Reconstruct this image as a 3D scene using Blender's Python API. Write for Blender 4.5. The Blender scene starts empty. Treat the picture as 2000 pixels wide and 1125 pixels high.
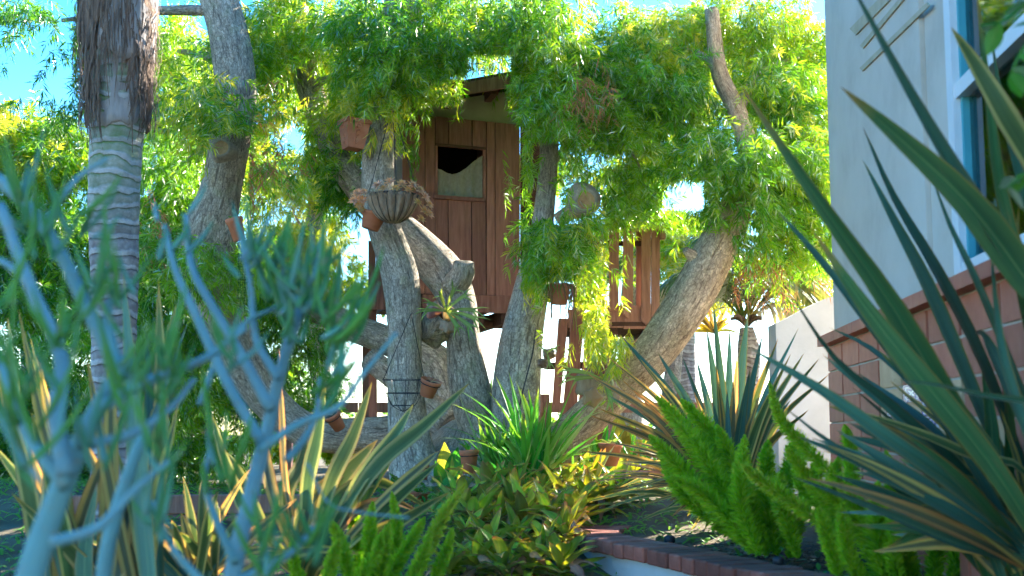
import bpy, math, random
import numpy as np
from mathutils import Vector, Matrix
random.seed(7)
RNG = np.random.default_rng(11)
SC = bpy.context.scene
COL = SC.collection

# ------------------------------------------------------------------ camera, sky, sun, exposure
FPX, CX, CY = 2400.0, 1000.0, 562.5
PITCH = math.atan((840 - CY) / FPX)
CAM = np.array([0.0, 0.0, 1.0])
cam_d = bpy.data.cameras.new('camera')
cam = bpy.data.objects.new('camera', cam_d); COL.objects.link(cam)
cam.location = CAM
cam.rotation_euler = (math.pi / 2 + PITCH, 0, 0)
cam_d.sensor_width = 36.0
cam_d.lens = 36.0 * FPX / 2000.0
cam_d.clip_start = 0.05; cam_d.clip_end = 3000
cam_d.dof.use_dof = True
cam_d.dof.focus_distance = 7.9
cam_d.dof.aperture_fstop = 3.5
SC.camera = cam
SUN_AZ, SUN_EL = math.radians(42), math.radians(28)      # from +Y towards +X
w = bpy.data.worlds.new('World'); SC.world = w; w.use_nodes = True
nt = w.node_tree; nt.nodes.clear()
wo = nt.nodes.new('ShaderNodeOutputWorld'); bg = nt.nodes.new('ShaderNodeBackground')
sky = nt.nodes.new('ShaderNodeTexSky'); sky.sky_type = 'NISHITA'; sky.sun_disc = False
sky.sun_elevation = SUN_EL; sky.sun_rotation = SUN_AZ
sky.air_density = 1.0; sky.dust_density = 0.2; sky.ozone_density = 3.5
hs = nt.nodes.new('ShaderNodeHueSaturation'); hs.inputs['Saturation'].default_value = 1.38
nt.links.new(sky.outputs[0], hs.inputs['Color']); nt.links.new(hs.outputs[0], bg.inputs['Color'])
bg.inputs['Strength'].default_value = 0.11
nt.links.new(bg.outputs[0], wo.inputs['Surface'])
sl = bpy.data.lights.new('sun', 'SUN'); sl.energy = 5.0; sl.angle = math.radians(0.53); sl.color = (1.0, 0.93, 0.80)
so = bpy.data.objects.new('sun', sl); COL.objects.link(so)
sdir = Vector((math.sin(SUN_AZ) * math.cos(SUN_EL), math.cos(SUN_AZ) * math.cos(SUN_EL), math.sin(SUN_EL)))
so.rotation_euler = sdir.to_track_quat('Z', 'Y').to_euler(); so.location = sdir * 30
vs = SC.view_settings
vs.view_transform = 'Standard'; vs.look = 'None'; vs.exposure = 2.6; vs.gamma = 1.0; vs.use_curve_mapping = False
SC.render.engine = 'CYCLES'
cy = SC.cycles
cy.use_denoising = True
cy.max_bounces = 6; cy.diffuse_bounces = 4; cy.glossy_bounces = 2; cy.transmission_bounces = 4; cy.transparent_max_bounces = 8
cy.caustics_reflective = False; cy.caustics_refractive = False
cy.sample_clamp_indirect = 8.0
cy.use_adaptive_sampling = True; cy.adaptive_threshold = 0.03; cy.adaptive_min_samples = 16

# ------------------------------------------------------------------ helpers
FW = np.array([0, math.cos(PITCH), math.sin(PITCH)]); UP = np.array([0, -math.sin(PITCH), math.cos(PITCH)]); RT = np.array([1.0, 0, 0])
def ray(px, py):
    return FW + RT * (px - CX) / FPX + UP * (CY - py) / FPX
def P(px, py, d):                       # a point of the place: seen at px,py, d metres ahead
    v = ray(px, py); return CAM + v * (d / v[1])
def M(d, px=1.0):                       # metres that px pixels span at distance d
    return px * d / FPX
def on_plane(px, py, p0, n):
    v = ray(px, py); t = np.dot(p0 - CAM, n) / np.dot(v, n); return CAM + v * t
def nrm(v):
    v = np.asarray(v, float); return v / (np.linalg.norm(v, axis=-1, keepdims=True) + 1e-12)
def U(a, b): return random.uniform(a, b)

def crspline(pts, n):
    p = np.asarray(pts, float)
    if len(p) == 2:
        t = np.linspace(0, 1, n)[:, None]; return p[0] * (1 - t) + p[1] * t
    q = np.vstack([2 * p[0] - p[1], p, 2 * p[-1] - p[-2]])
    seg = len(p) - 1; out = []
    for u in np.linspace(0, seg, n):
        i = min(int(u), seg - 1); t = u - i
        a, b, c, d = q[i], q[i + 1], q[i + 2], q[i + 3]
        out.append(0.5 * ((2 * b) + (c - a) * t + (2 * a - 5 * b + 4 * c - d) * t * t + (3 * b - a - 3 * c + d) * t ** 3))
    return np.array(out)

def link(o, parent=None):
    COL.objects.link(o)
    if parent is not None: o.parent = parent
    return o
def tag(o, label=None, cat=None, group=None, kind=None):
    if label: o['label'] = label
    if cat: o['category'] = cat
    if group: o['group'] = group
    if kind: o['kind'] = kind
    return o
def empty(name, label, cat, group=None, loc=(0, 0, 0)):
    o = bpy.data.objects.new(name, None); o.empty_display_size = 0.1
    o.location = loc; link(o); return tag(o, label, cat, group)
def put(o, parent):                     # parent while keeping the world place (parents are unrotated, unscaled)
    o.parent = parent
    if parent is not None: o.matrix_parent_inverse = Matrix.Translation(-parent.location) if parent.parent is None else Matrix.Identity(4)
def mesh(name, V, F, mat, parent=None, smooth=True, uv=None, tint=None):
    """one mesh object in world coordinates; parent empties sit unrotated at their own place"""
    V = np.asarray(V, float)
    me = bpy.data.meshes.new(name)
    if isinstance(F, np.ndarray):
        k = F.shape[1]
        me.vertices.add(len(V)); me.vertices.foreach_set('co', V.astype(np.float32).ravel())
        me.loops.add(F.size); me.loops.foreach_set('vertex_index', F.astype(np.int32).ravel())
        me.polygons.add(len(F)); me.polygons.foreach_set('loop_start', np.arange(0, F.size, k, dtype=np.int32))
        me.update(calc_edges=True)
    else:
        me.from_pydata([tuple(v) for v in V], [], [tuple(f) for f in F])
    if smooth: me.polygons.foreach_set('use_smooth', np.ones(len(me.polygons), dtype=bool))
    if uv is not None:
        l = me.uv_layers.new(name='UVMap'); vi = np.zeros(len(me.loops), dtype=np.int32); me.loops.foreach_get('vertex_index', vi)
        l.data.foreach_set('uv', np.asarray(uv, np.float32)[vi].ravel())
    if tint is not None:
        a = me.attributes.new('tint', 'FLOAT', 'POINT'); a.data.foreach_set('value', np.asarray(tint, np.float32))
    me.materials.append(mat)
    me.validate()
    o = bpy.data.objects.new(name, me); link(o)
    if parent is not None: put(o, parent)
    return o

class MB:
    """collects pieces of ONE part"""
    def __init__(s): s.V = []; s.F = []; s.UV = []; s.n = 0
    def add(s, V, F, uv=None):
        V = np.asarray(V, float)
        s.V.append(V); s.F += [tuple(int(i) + s.n for i in f) for f in F]
        s.UV.append(np.asarray(uv, float) if uv is not None else V[:, :2].copy()); s.n += len(V); return s
    def build(s, name, mat, parent=None, smooth=True):
        return mesh(name, np.vstack(s.V), s.F, mat, parent, smooth, uv=np.vstack(s.UV))

def frames(p):
    T = nrm(np.gradient(p, axis=0)); N = []
    a = np.array([0, 0, 1.0]) if abs(T[0][2]) < 0.9 else np.array([0, -1.0, 0])
    n = nrm(np.cross(np.cross(T[0], a), T[0]))
    for t in T:
        n = n - t * np.dot(n, t); n = n / (np.linalg.norm(n) + 1e-9); N.append(n)
    N = np.array(N); return T, N, np.cross(T, N)
def tube(pts, rad, n=24, seg=16, amp=0.0, fq=3.0, cap=True, lobes=0):
    pr = crspline(np.hstack([np.asarray(pts, float), np.asarray(rad, float)[:, None]]), n)
    p, r = pr[:, :3], np.maximum(pr[:, 3], 0.0005)
    T, N, B = frames(p)
    L = np.concatenate([[0], np.cumsum(np.linalg.norm(np.diff(p, axis=0), axis=1))])
    th = np.linspace(0, 2 * math.pi, seg + 1)
    ph = RNG.uniform(0, 6.28, 8)
    V, uv = [], []
    for i in range(n):
        rr = r[i] * np.ones(seg + 1)
        if amp:
            l = L[i]
            rr *= 1 + amp * (np.sin(2 * th + ph[0] + l * fq) + 0.7 * np.sin(3 * th + ph[1] - l * fq * 1.7) + 0.5 * np.sin(5 * th + ph[2] + l * fq * 2.3)
                             + 0.8 * math.sin(l * fq * 2.1 + ph[3]) + 0.35 * np.sin(9 * th + ph[4] + l * fq))
        V.append(p[i] + np.cos(th)[:, None] * N[i] * rr[:, None] + np.sin(th)[:, None] * B[i] * rr[:, None])
        uv.append(np.stack([th * r.mean(), np.full(seg + 1, L[i])], 1))
    V = np.vstack(V); uv = np.vstack(uv); F = []
    for i in range(n - 1):
        a = i * (seg + 1)
        for j in range(seg): F.append((a + j, a + j + 1, a + seg + 2 + j, a + seg + 1 + j))
    if cap:
        c0, c1 = len(V), len(V) + 1
        V = np.vstack([V, p[0], p[-1]]); uv = np.vstack([uv, uv[0], uv[-1]])
        b = (n - 1) * (seg + 1)
        for j in range(seg): F.append((c0, j + 1, j)); F.append((c1, b + j, b + j + 1))
    return V, F, uv
def prism(corners, thick):
    """a plank: polygon corners pushed along its own normal (away from the camera side) by thick"""
    c = np.asarray(corners, float); n = nrm(np.cross(c[1] - c[0], c[2] - c[0]))
    if np.dot(n, CAM - c[0]) < 0: n = -n
    k = len(c); V = np.vstack([c, c - n * thick]); F = [tuple(range(k)), tuple(range(2 * k - 1, k - 1, -1))]
    for i in range(k): F.append((i, k + i, k + (i + 1) % k, (i + 1) % k))
    return V, F
def box(c, s, rz=0.0):
    c = np.asarray(c, float); h = np.asarray(s, float) / 2
    V = np.array([[x, y, z] for x in (-1, 1) for y in (-1, 1) for z in (-1, 1)], float) * h
    R = np.array([[math.cos(rz), -math.sin(rz), 0], [math.sin(rz), math.cos(rz), 0], [0, 0, 1]])
    return V @ R.T + c, [(0, 1, 3, 2), (4, 6, 7, 5), (0, 4, 5, 1), (2, 3, 7, 6), (0, 2, 6, 4), (1, 5, 7, 3)]
def bevel_box(s, b):
    """box with chamfered edges, centred; 24 verts"""
    h = np.asarray(s, float) / 2; V = []; 
    import itertools
    idx = {}
    for sx, sy, sz in itertools.product((-1, 1), repeat=3):
        for ax in range(3):
            v = np.array([sx, sy, sz]) * (h - b); v[ax] = (sx, sy, sz)[ax] * h[ax]
            idx[(sx, sy, sz, ax)] = len(V); V.append(v)
    F = []
    for ax in range(3):
        o = [a for a in range(3) if a != ax]
        for s_ in (-1, 1):
            q = []
            for e0, e1 in ((-1, -1), (1, -1), (1, 1), (-1, 1)):
                k = [0, 0, 0]; k[ax] = s_; k[o[0]] = e0; k[o[1]] = e1; q.append(idx[(*k, ax)])
            F.append(tuple(q))
    for ax in range(3):                 # edges parallel to ax
        o = [a for a in range(3) if a != ax]
        for e0 in (-1, 1):
            for e1 in (-1, 1):
                a = [0, 0, 0]; a[o[0]] = e0; a[o[1]] = e1
                lo, hi = list(a), list(a); lo[ax] = -1; hi[ax] = 1
                F.append((idx[(*lo, o[0])], idx[(*hi, o[0])], idx[(*hi, o[1])], idx[(*lo, o[1])]))
    for s_ in itertools.product((-1, 1), repeat=3): F.append(tuple(idx[(*s_, a)] for a in range(3)))
    V = np.array(V); out = []
    for f in F:
        c = V[list(f)].mean(0); n = np.cross(V[f[1]] - V[f[0]], V[f[2]] - V[f[0]])
        out.append(f if np.dot(n, c) > 0 else tuple(reversed(f)))
    return V, out
def lathe(prof, seg=24, c=(0, 0, 0), R=None, lobes=0, lamp=0.0):
    th = np.linspace(0, 2 * math.pi, seg, endpoint=False); V = []; F = []
    for r, z in prof:
        rr = r * (1 + lamp * np.cos(lobes * th)) if lobes else r * np.ones(seg)
        V.append(np.stack([np.cos(th) * rr, np.sin(th) * rr, np.full(seg, z)], 1))
    V = np.vstack(V)
    for i in range(len(prof) - 1):
        for j in range(seg):
            k = (j + 1) % seg; F.append((i * seg + j, i * seg + k, (i + 1) * seg + k, (i + 1) * seg + j))
    if R is not None: V = V @ np.asarray(R).T
    return V + np.asarray(c, float), F
def rot(ax, a): return np.array(Matrix.Rotation(a, 3, ax))

def strap(path, width, n=14, normal=(0, -1, 0.2), fold=0.22, prof=None, tip=0.5, across=5, twist=0.0):
    p = crspline(path, n); T = nrm(np.gradient(p, axis=0)); nn = nrm(normal)
    t = np.linspace(0, 1, n)
    if prof is None: wv = np.minimum(0.62 + 0.75 * t, 1.0) * np.clip((1 - t) / tip, 0, 1) ** 0.75
    else: wv = np.interp(t, np.linspace(0, 1, len(prof)), prof)
    V, uv = [], []
    for i in range(n):
        s = np.cross(T[i], nn); s /= np.linalg.norm(s) + 1e-9; m = np.cross(s, T[i])
        if twist:
            a = twist * t[i]; s, m = s * math.cos(a) + m * math.sin(a), m * math.cos(a) - s * math.sin(a)
        for k in range(across):
            u = k / (across - 1); x = (u - 0.5) * 2
            V.append(p[i] + s * x * width * 0.5 * wv[i] + m * (abs(x) - 0.5) * fold * width * 0.5 * wv[i]); uv.append((u, t[i]))
    F = [(i * across + k, i * across + k + 1, (i + 1) * across + k + 1, (i + 1) * across + k) for i in range(n - 1) for k in range(across - 1)]
    return np.array(V), F, np.array(uv)
def droop(base, d, L, g, n=6):
    t = np.linspace(0, 1, n)[:, None]
    return np.asarray(base) + nrm(d) * L * t + np.array([0, 0, -1.0]) * g * L * t ** 2

# ------------------------------------------------------------------ materials (procedural)
MATS = {}
def newmat(name):
    m = bpy.data.materials.new(name); m.use_nodes = True; MATS[name] = m
    nt = m.node_tree; nt.nodes.clear(); out = nt.nodes.new('ShaderNodeOutputMaterial'); return m, nt, out
def N(nt, t, **kw):
    n = nt.nodes.new(t)
    for k, v in kw.items():
        if k.startswith('i_'): n.inputs[k[2:].replace('_', ' ')].default_value = v
        else: setattr(n, k, v)
    return n
def ramp(nt, src, stops):
    r = nt.nodes.new('ShaderNodeValToRGB'); e = r.color_ramp.elements
    e[0].position, e[0].color = stops[0][0], (*stops[0][1], 1); e[1].position, e[1].color = stops[-1][0], (*stops[-1][1], 1)
    for pos, c in stops[1:-1]: x = e.new(pos); x.color = (*c, 1)
    nt.links.new(src, r.inputs[0]); return r
def mixc(nt, fac, a, b, bt='MIX'):
    m = nt.nodes.new('ShaderNodeMix'); m.data_type = 'RGBA'; m.blend_type = bt
    for s, v in ((0, fac), (6, a), (7, b)):
        if hasattr(v, 'is_linked') or hasattr(v, 'links'): nt.links.new(v, m.inputs[s])
        else: m.inputs[s].default_value = v if s == 0 else (*v, 1)
    return m.outputs[2]
def coords(nt, kind='Object', scale=(1, 1, 1)):
    tc = nt.nodes.new('ShaderNodeTexCoord'); mp = nt.nodes.new('ShaderNodeMapping'); mp.inputs['Scale'].default_value = scale
    nt.links.new(tc.outputs[kind], mp.inputs['Vector']); return mp.outputs['Vector']
def solid(name, stops, scale=8, rough=0.8, bump=0.3, bscale=None, vec='Object', stretch=(1, 1, 1), spec=0.3, objvar=0.0, detail=6, dist=0.01):
    m, nt, out = newmat(name); v = coords(nt, vec, stretch)
    no = N(nt, 'ShaderNodeTexNoise', i_Scale=scale, i_Detail=detail, i_Roughness=0.62); nt.links.new(v, no.inputs['Vector'])
    r = ramp(nt, no.outputs['Fac'], stops); col = r.outputs[0]
    if objvar:
        oi = N(nt, 'ShaderNodeObjectInfo'); mr = N(nt, 'ShaderNodeMapRange'); mr.inputs['To Min'].default_value = 1 - objvar; mr.inputs['To Max'].default_value = 1 + objvar
        nt.links.new(oi.outputs['Random'], mr.inputs['Value'])
        h = N(nt, 'ShaderNodeHueSaturation'); nt.links.new(mr.outputs[0], h.inputs['Value']); nt.links.new(col, h.inputs['Color']); col = h.outputs[0]
    b = N(nt, 'ShaderNodeBsdfPrincipled', i_Roughness=rough); b.inputs['Specular IOR Level'].default_value = spec
    nt.links.new(col, b.inputs['Base Color'])
    if bump:
        n2 = N(nt, 'ShaderNodeTexNoise', i_Scale=bscale or scale * 3, i_Detail=7, i_Roughness=0.65); nt.links.new(v, n2.inputs['Vector'])
        bp = N(nt, 'ShaderNodeBump', i_Strength=bump, i_Distance=dist); nt.links.new(n2.outputs['Fac'], bp.inputs['Height']); nt.links.new(bp.outputs[0], b.inputs['Normal'])
    nt.links.new(b.outputs[0], out.inputs['Surface']); return m
def leafy(name, col_from, trans=0.45, rough=0.45, gloss=0.06, tcol=(1.25, 1.15, 0.55)):
    """thin leaf: diffuse + light passing through + a weak sheen; col_from(nt) gives the colour socket"""
    m, nt, out = newmat(name); col = col_from(nt)
    d = N(nt, 'ShaderNodeBsdfDiffuse'); t = N(nt, 'ShaderNodeBsdfTranslucent'); g = N(nt, 'ShaderNodeBsdfGlossy', i_Roughness=rough)
    nt.links.new(col, d.inputs['Color'])
    tc = mixc(nt, 1.0, col, tcol, 'MULTIPLY'); nt.links.new(tc, t.inputs['Color'])
    a = N(nt, 'ShaderNodeMixShader', i_Fac=trans); nt.links.new(d.outputs[0], a.inputs[1]); nt.links.new(t.outputs[0], a.inputs[2])
    b = N(nt, 'ShaderNodeMixShader'); lw = N(nt, 'ShaderNodeFresnel', i_IOR=1.42); mm = N(nt, 'ShaderNodeMath', operation='MULTIPLY'); mm.inputs[1].default_value = gloss * 12
    nt.links.new(lw.outputs[0], mm.inputs[0]); nt.links.new(mm.outputs[0], b.inputs['Fac'])
    nt.links.new(a.outputs[0], b.inputs[1]); nt.links.new(g.outputs[0], b.inputs[2]); nt.links.new(b.outputs[0], out.inputs['Surface'])
    m.use_backface_culling = False
    return m
def tinted(stops):
    def f(nt):
        a = N(nt, 'ShaderNodeAttribute', attribute_name='tint'); return ramp(nt, a.outputs['Fac'], stops).outputs[0]
    return f
def striped(stops, along=None, objvar=0.25, streak=0.35):
    """strap leaf: colour bands across the width (UV u), streaks along it, tips by UV v, each leaf a little different"""
    def f(nt):
        tc = N(nt, 'ShaderNodeTexCoord'); sp = N(nt, 'ShaderNodeSeparateXYZ'); nt.links.new(tc.outputs['UV'], sp.inputs[0])
        oi = N(nt, 'ShaderNodeObjectInfo')
        cmb = N(nt, 'ShaderNodeCombineXYZ'); nt.links.new(sp.outputs[0], cmb.inputs[0]); nt.links.new(sp.outputs[1], cmb.inputs[1]); nt.links.new(oi.outputs['Random'], cmb.inputs[2])
        mp = N(nt, 'ShaderNodeMapping'); mp.inputs['Scale'].default_value = (14, 0.8, 37); nt.links.new(cmb.outputs[0], mp.inputs['Vector'])
        no = N(nt, 'ShaderNodeTexNoise', i_Scale=1.0, i_Detail=4); nt.links.new(mp.outputs[0], no.inputs['Vector'])
        ma = N(nt, 'ShaderNodeMath', operation='MULTIPLY_ADD'); ma.inputs[1].default_value = 0.16; nt.links.new(no.outputs['Fac'], ma.inputs[0])
        sb = N(nt, 'ShaderNodeMath', operation='SUBTRACT'); sb.inputs[1].default_value = 0.08; nt.links.new(sp.outputs[0], sb.inputs[0]); nt.links.new(sb.outputs[0], ma.inputs[2])
        col = ramp(nt, ma.outputs[0], stops).outputs[0]
        if streak:
            mp2 = N(nt, 'ShaderNodeMapping'); mp2.inputs['Scale'].default_value = (5, 1.6, 61); nt.links.new(cmb.outputs[0], mp2.inputs['Vector'])
            n2 = N(nt, 'ShaderNodeTexNoise', i_Scale=1.0, i_Detail=5); nt.links.new(mp2.outputs[0], n2.inputs['Vector'])
            mr = N(nt, 'ShaderNodeMapRange'); mr.inputs['From Min'].default_value = 0.3; mr.inputs['From Max'].default_value = 0.7
            mr.inputs['To Min'].default_value = 1 - streak; mr.inputs['To Max'].default_value = 1 + streak; nt.links.new(n2.outputs['Fac'], mr.inputs['Value'])
            h = N(nt, 'ShaderNodeHueSaturation'); nt.links.new(mr.outputs[0], h.inputs['Value']); nt.links.new(col, h.inputs['Color']); col = h.outputs[0]
        mp3 = N(nt, 'ShaderNodeMapping'); mp3.inputs['Scale'].default_value = (2.2, 7.0, 83); nt.links.new(cmb.outputs[0], mp3.inputs['Vector'])
        n3 = N(nt, 'ShaderNodeTexNoise', i_Scale=1.0, i_Detail=7, i_Roughness=0.7); nt.links.new(mp3.outputs[0], n3.inputs['Vector'])
        bl = ramp(nt, n3.outputs['Fac'], [(0.60, (0, 0, 0)), (0.74, (0.55,) * 3)]); col = mixc(nt, bl.outputs[0], col, (0.26, 0.19, 0.08))
        if along:
            mr = N(nt, 'ShaderNodeMapRange'); mr.inputs['From Min'].default_value = along[1]; mr.inputs['From Max'].default_value = 1.0; nt.links.new(sp.outputs[1], mr.inputs['Value'])
            col = mixc(nt, mr.outputs[0], col, along[0])
        if objvar:
            mr = N(nt, 'ShaderNodeMapRange'); mr.inputs['To Min'].default_value = 1 - objvar; mr.inputs['To Max'].default_value = 1 + objvar; nt.links.new(oi.outputs['Random'], mr.inputs['Value'])
            mh = N(nt, 'ShaderNodeMapRange'); mh.inputs['To Min'].default_value = 0.5 - objvar * 0.12; mh.inputs['To Max'].default_value = 0.5 + objvar * 0.10
            mu = N(nt, 'ShaderNodeMath', operation='MULTIPLY'); mu.inputs[1].default_value = 7.31; nt.links.new(oi.outputs['Random'], mu.inputs[0])
            fr = N(nt, 'ShaderNodeMath', operation='FRACT'); nt.links.new(mu.outputs[0], fr.inputs[0]); nt.links.new(fr.outputs[0], mh.inputs['Value'])
            h = N(nt, 'ShaderNodeHueSaturation'); nt.links.new(mr.outputs[0], h.inputs['Value']); nt.links.new(mh.outputs[0], h.inputs['Hue']); nt.links.new(col, h.inputs['Color']); col = h.outputs[0]
        return col
    return f

def bark_mat(name, dark, mid, light, sc=70, lichen=0.3):
    """grey bark: small uneven plates in long broken fissures, patches of paler wood and lichen"""
    m, nt, out = newmat(name); uvv = coords(nt, 'UV', (1.0, 0.42, 1.0)); ov = coords(nt, 'Object'); uf = coords(nt, 'UV', (1.0, 0.16, 1.0))
    wn = N(nt, 'ShaderNodeTexNoise', i_Scale=14.0, i_Detail=5, i_Roughness=0.6); nt.links.new(uvv, wn.inputs['Vector'])
    av = N(nt, 'ShaderNodeMix', data_type='VECTOR'); av.inputs[0].default_value = 0.06; nt.links.new(uvv, av.inputs[4]); nt.links.new(wn.outputs['Color'], av.inputs[5])
    vo = N(nt, 'ShaderNodeTexVoronoi', feature='DISTANCE_TO_EDGE', i_Scale=sc, i_Randomness=1.0); nt.links.new(av.outputs[1], vo.inputs['Vector'])
    v2 = N(nt, 'ShaderNodeTexVoronoi', feature='F1', i_Scale=sc); nt.links.new(av.outputs[1], v2.inputs['Vector'])
    fis = N(nt, 'ShaderNodeTexNoise', i_Scale=46, i_Detail=6, i_Roughness=0.68, i_Distortion=0.7); nt.links.new(uf, fis.inputs['Vector'])
    fine = N(nt, 'ShaderNodeTexNoise', i_Scale=70, i_Detail=8, i_Roughness=0.72); nt.links.new(ov, fine.inputs['Vector'])
    big = N(nt, 'ShaderNodeTexNoise', i_Scale=3.0, i_Detail=6, i_Roughness=0.65); nt.links.new(ov, big.inputs['Vector'])
    cr = ramp(nt, vo.outputs['Distance'], [(0.0, (0.30,) * 3), (0.03, (0.65,) * 3), (0.14, (1, 1, 1))])
    fi = ramp(nt, fis.outputs['Fac'], [(0.36, (0.25,) * 3), (0.44, (0.8,) * 3), (0.51, (1, 1, 1))])
    hgt = mixc(nt, 1.0, cr.outputs[0], fi.outputs[0], 'MULTIPLY')
    big_c = ramp(nt, big.outputs['Fac'], [(0.25, mid), (0.5, light), (0.62, mid), (0.8, light)]).outputs[0]
    sp = N(nt, 'ShaderNodeSeparateColor'); nt.links.new(v2.outputs['Color'], sp.inputs[0])
    mr = N(nt, 'ShaderNodeMapRange'); mr.inputs['To Min'].default_value = 0.78; mr.inputs['To Max'].default_value = 1.18; nt.links.new(sp.outputs[0], mr.inputs['Value'])
    h = N(nt, 'ShaderNodeHueSaturation'); nt.links.new(mr.outputs[0], h.inputs['Value']); nt.links.new(big_c, h.inputs['Color'])
    fr = N(nt, 'ShaderNodeMapRange'); fr.inputs['From Min'].default_value = 0.25; fr.inputs['From Max'].default_value = 0.75; fr.inputs['To Min'].default_value = 0.6; fr.inputs['To Max'].default_value = 1.35; nt.links.new(fine.outputs['Fac'], fr.inputs['Value'])
    h2 = N(nt, 'ShaderNodeHueSaturation'); nt.links.new(fr.outputs[0], h2.inputs['Value']); nt.links.new(h.outputs[0], h2.inputs['Color'])
    col = mixc(nt, hgt, dark, h2.outputs[0])
    ln = N(nt, 'ShaderNodeTexNoise', i_Scale=9, i_Detail=6); nt.links.new(ov, ln.inputs['Vector'])
    lr = ramp(nt, ln.outputs['Fac'], [(0.56, (0, 0, 0)), (0.68, (lichen,) * 3)])
    col = mixc(nt, lr.outputs[0], col, (0.30, 0.33, 0.16))
    b = N(nt, 'ShaderNodeBsdfPrincipled', i_Roughness=0.9); b.inputs['Specular IOR Level'].default_value = 0.2; nt.links.new(col, b.inputs['Base Color'])
    ad = N(nt, 'ShaderNodeMath', operation='MULTIPLY_ADD'); ad.inputs[1].default_value = 0.5; nt.links.new(fine.outputs['Fac'], ad.inputs[0]); nt.links.new(hgt, ad.inputs[2])
    bp = N(nt, 'ShaderNodeBump', i_Strength=0.7, i_Distance=0.012); nt.links.new(ad.outputs[0], bp.inputs['Height']); nt.links.new(bp.outputs[0], b.inputs['Normal'])
    nt.links.new(b.outputs[0], out.inputs['Surface']); return m
# ------------------------------------------------------------------ material palette
BARK = bark_mat('bark_fern_pine', (0.085, 0.066, 0.05), (0.37, 0.305, 0.235), (0.54, 0.465, 0.37))
BARK_W = bark_mat('bark_warm', (0.13, 0.08, 0.05), (0.47, 0.335, 0.21), (0.62, 0.475, 0.325), lichen=0.15)
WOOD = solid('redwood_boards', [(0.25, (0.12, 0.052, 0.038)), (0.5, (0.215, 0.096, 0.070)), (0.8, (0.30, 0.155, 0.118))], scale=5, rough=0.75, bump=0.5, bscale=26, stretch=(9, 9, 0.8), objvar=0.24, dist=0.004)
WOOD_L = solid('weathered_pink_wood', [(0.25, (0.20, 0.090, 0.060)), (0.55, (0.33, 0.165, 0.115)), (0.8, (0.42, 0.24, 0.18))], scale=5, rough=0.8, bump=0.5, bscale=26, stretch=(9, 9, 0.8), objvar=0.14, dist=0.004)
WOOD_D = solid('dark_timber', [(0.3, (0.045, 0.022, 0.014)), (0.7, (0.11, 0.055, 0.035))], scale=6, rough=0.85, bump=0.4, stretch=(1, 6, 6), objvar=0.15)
GABLE = solid('gable_panel_paint', [(0.3, (0.27, 0.25, 0.20)), (0.7, (0.36, 0.34, 0.28))], scale=4, rough=0.85, bump=0.2)
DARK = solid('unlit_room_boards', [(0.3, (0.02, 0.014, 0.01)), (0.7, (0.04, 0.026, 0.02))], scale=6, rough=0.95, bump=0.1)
STUCCO = solid('white_stucco', [(0.25, (0.44, 0.375, 0.30)), (0.5, (0.55, 0.48, 0.40)), (0.75, (0.60, 0.53, 0.45))], scale=2.2, rough=0.9, bump=0.35, bscale=55, dist=0.004)
STUCCO_G = solid('grey_blue_stucco', [(0.25, (0.36, 0.38, 0.40)), (0.75, (0.52, 0.53, 0.53))], scale=3.5, rough=0.92, bump=0.45, bscale=45, dist=0.005)
TERRA = solid('terracotta', [(0.3, (0.36, 0.115, 0.055)), (0.55, (0.46, 0.165, 0.085)), (0.8, (0.52, 0.25, 0.16))], scale=9, rough=0.85, bump=0.2, objvar=0.15)
TILE = solid('terracotta_tile', [(0.25, (0.36, 0.10, 0.060)), (0.55, (0.46, 0.14, 0.085)), (0.8, (0.53, 0.20, 0.13))], scale=7, rough=0.6, bump=0.15, objvar=0.18)
TILE_CR = solid('sand_tile', [(0.3, (0.50, 0.28, 0.14)), (0.7, (0.62, 0.38, 0.22))], scale=7, rough=0.6, bump=0.15, objvar=0.12)
GROUT = solid('grout', [(0.3, (0.42, 0.36, 0.30)), (0.7, (0.55, 0.48, 0.42))], scale=30, rough=0.95, bump=0.3)
BRICK = solid('red_brick', [(0.25, (0.20, 0.055, 0.035)), (0.5, (0.30, 0.085, 0.055)), (0.8, (0.38, 0.14, 0.095))], scale=14, rough=0.85, bump=0.5, bscale=40, objvar=0.38, dist=0.004)
SOIL = solid('soil', [(0.3, (0.025, 0.017, 0.011)), (0.7, (0.065, 0.045, 0.028))], scale=18, rough=1.0, bump=0.9, bscale=50, dist=0.02)
GROUNDM = solid('ground_earth', [(0.3, (0.08, 0.06, 0.035)), (0.7, (0.19, 0.15, 0.09))], scale=3, rough=1.0, bump=0.7, bscale=30, dist=0.03)
MULCH = solid('bark_chips', [(0.3, (0.06, 0.036, 0.02)), (0.7, (0.18, 0.115, 0.065))], scale=12, rough=0.95, bump=0.2, objvar=0.3)
COIR = solid('coir_liner', [(0.25, (0.20, 0.13, 0.085)), (0.55, (0.36, 0.25, 0.17)), (0.8, (0.47, 0.36, 0.26))], scale=10, rough=1.0, bump=0.9, bscale=60, stretch=(3, 3, 0.6))
WIRE = solid('black_wire', [(0.3, (0.012, 0.013, 0.016)), (0.7, (0.03, 0.03, 0.035))], scale=20, rough=0.5, bump=0)
BLACKP = solid('black_plastic', [(0.3, (0.012, 0.014, 0.018)), (0.7, (0.028, 0.03, 0.036))], scale=9, rough=0.45, bump=0.05)
WHITEP = solid('white_paint', [(0.3, (0.60, 0.61, 0.62)), (0.7, (0.70, 0.70, 0.70))], scale=5, rough=0.5, bump=0.1)
FIBRE = solid('palm_fibre', [(0.25, (0.075, 0.048, 0.035)), (0.5, (0.20, 0.135, 0.10)), (0.8, (0.40, 0.30, 0.225))], scale=6, rough=1.0, bump=1.0, bscale=30, stretch=(12, 12, 0.7), dist=0.01)
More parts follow.
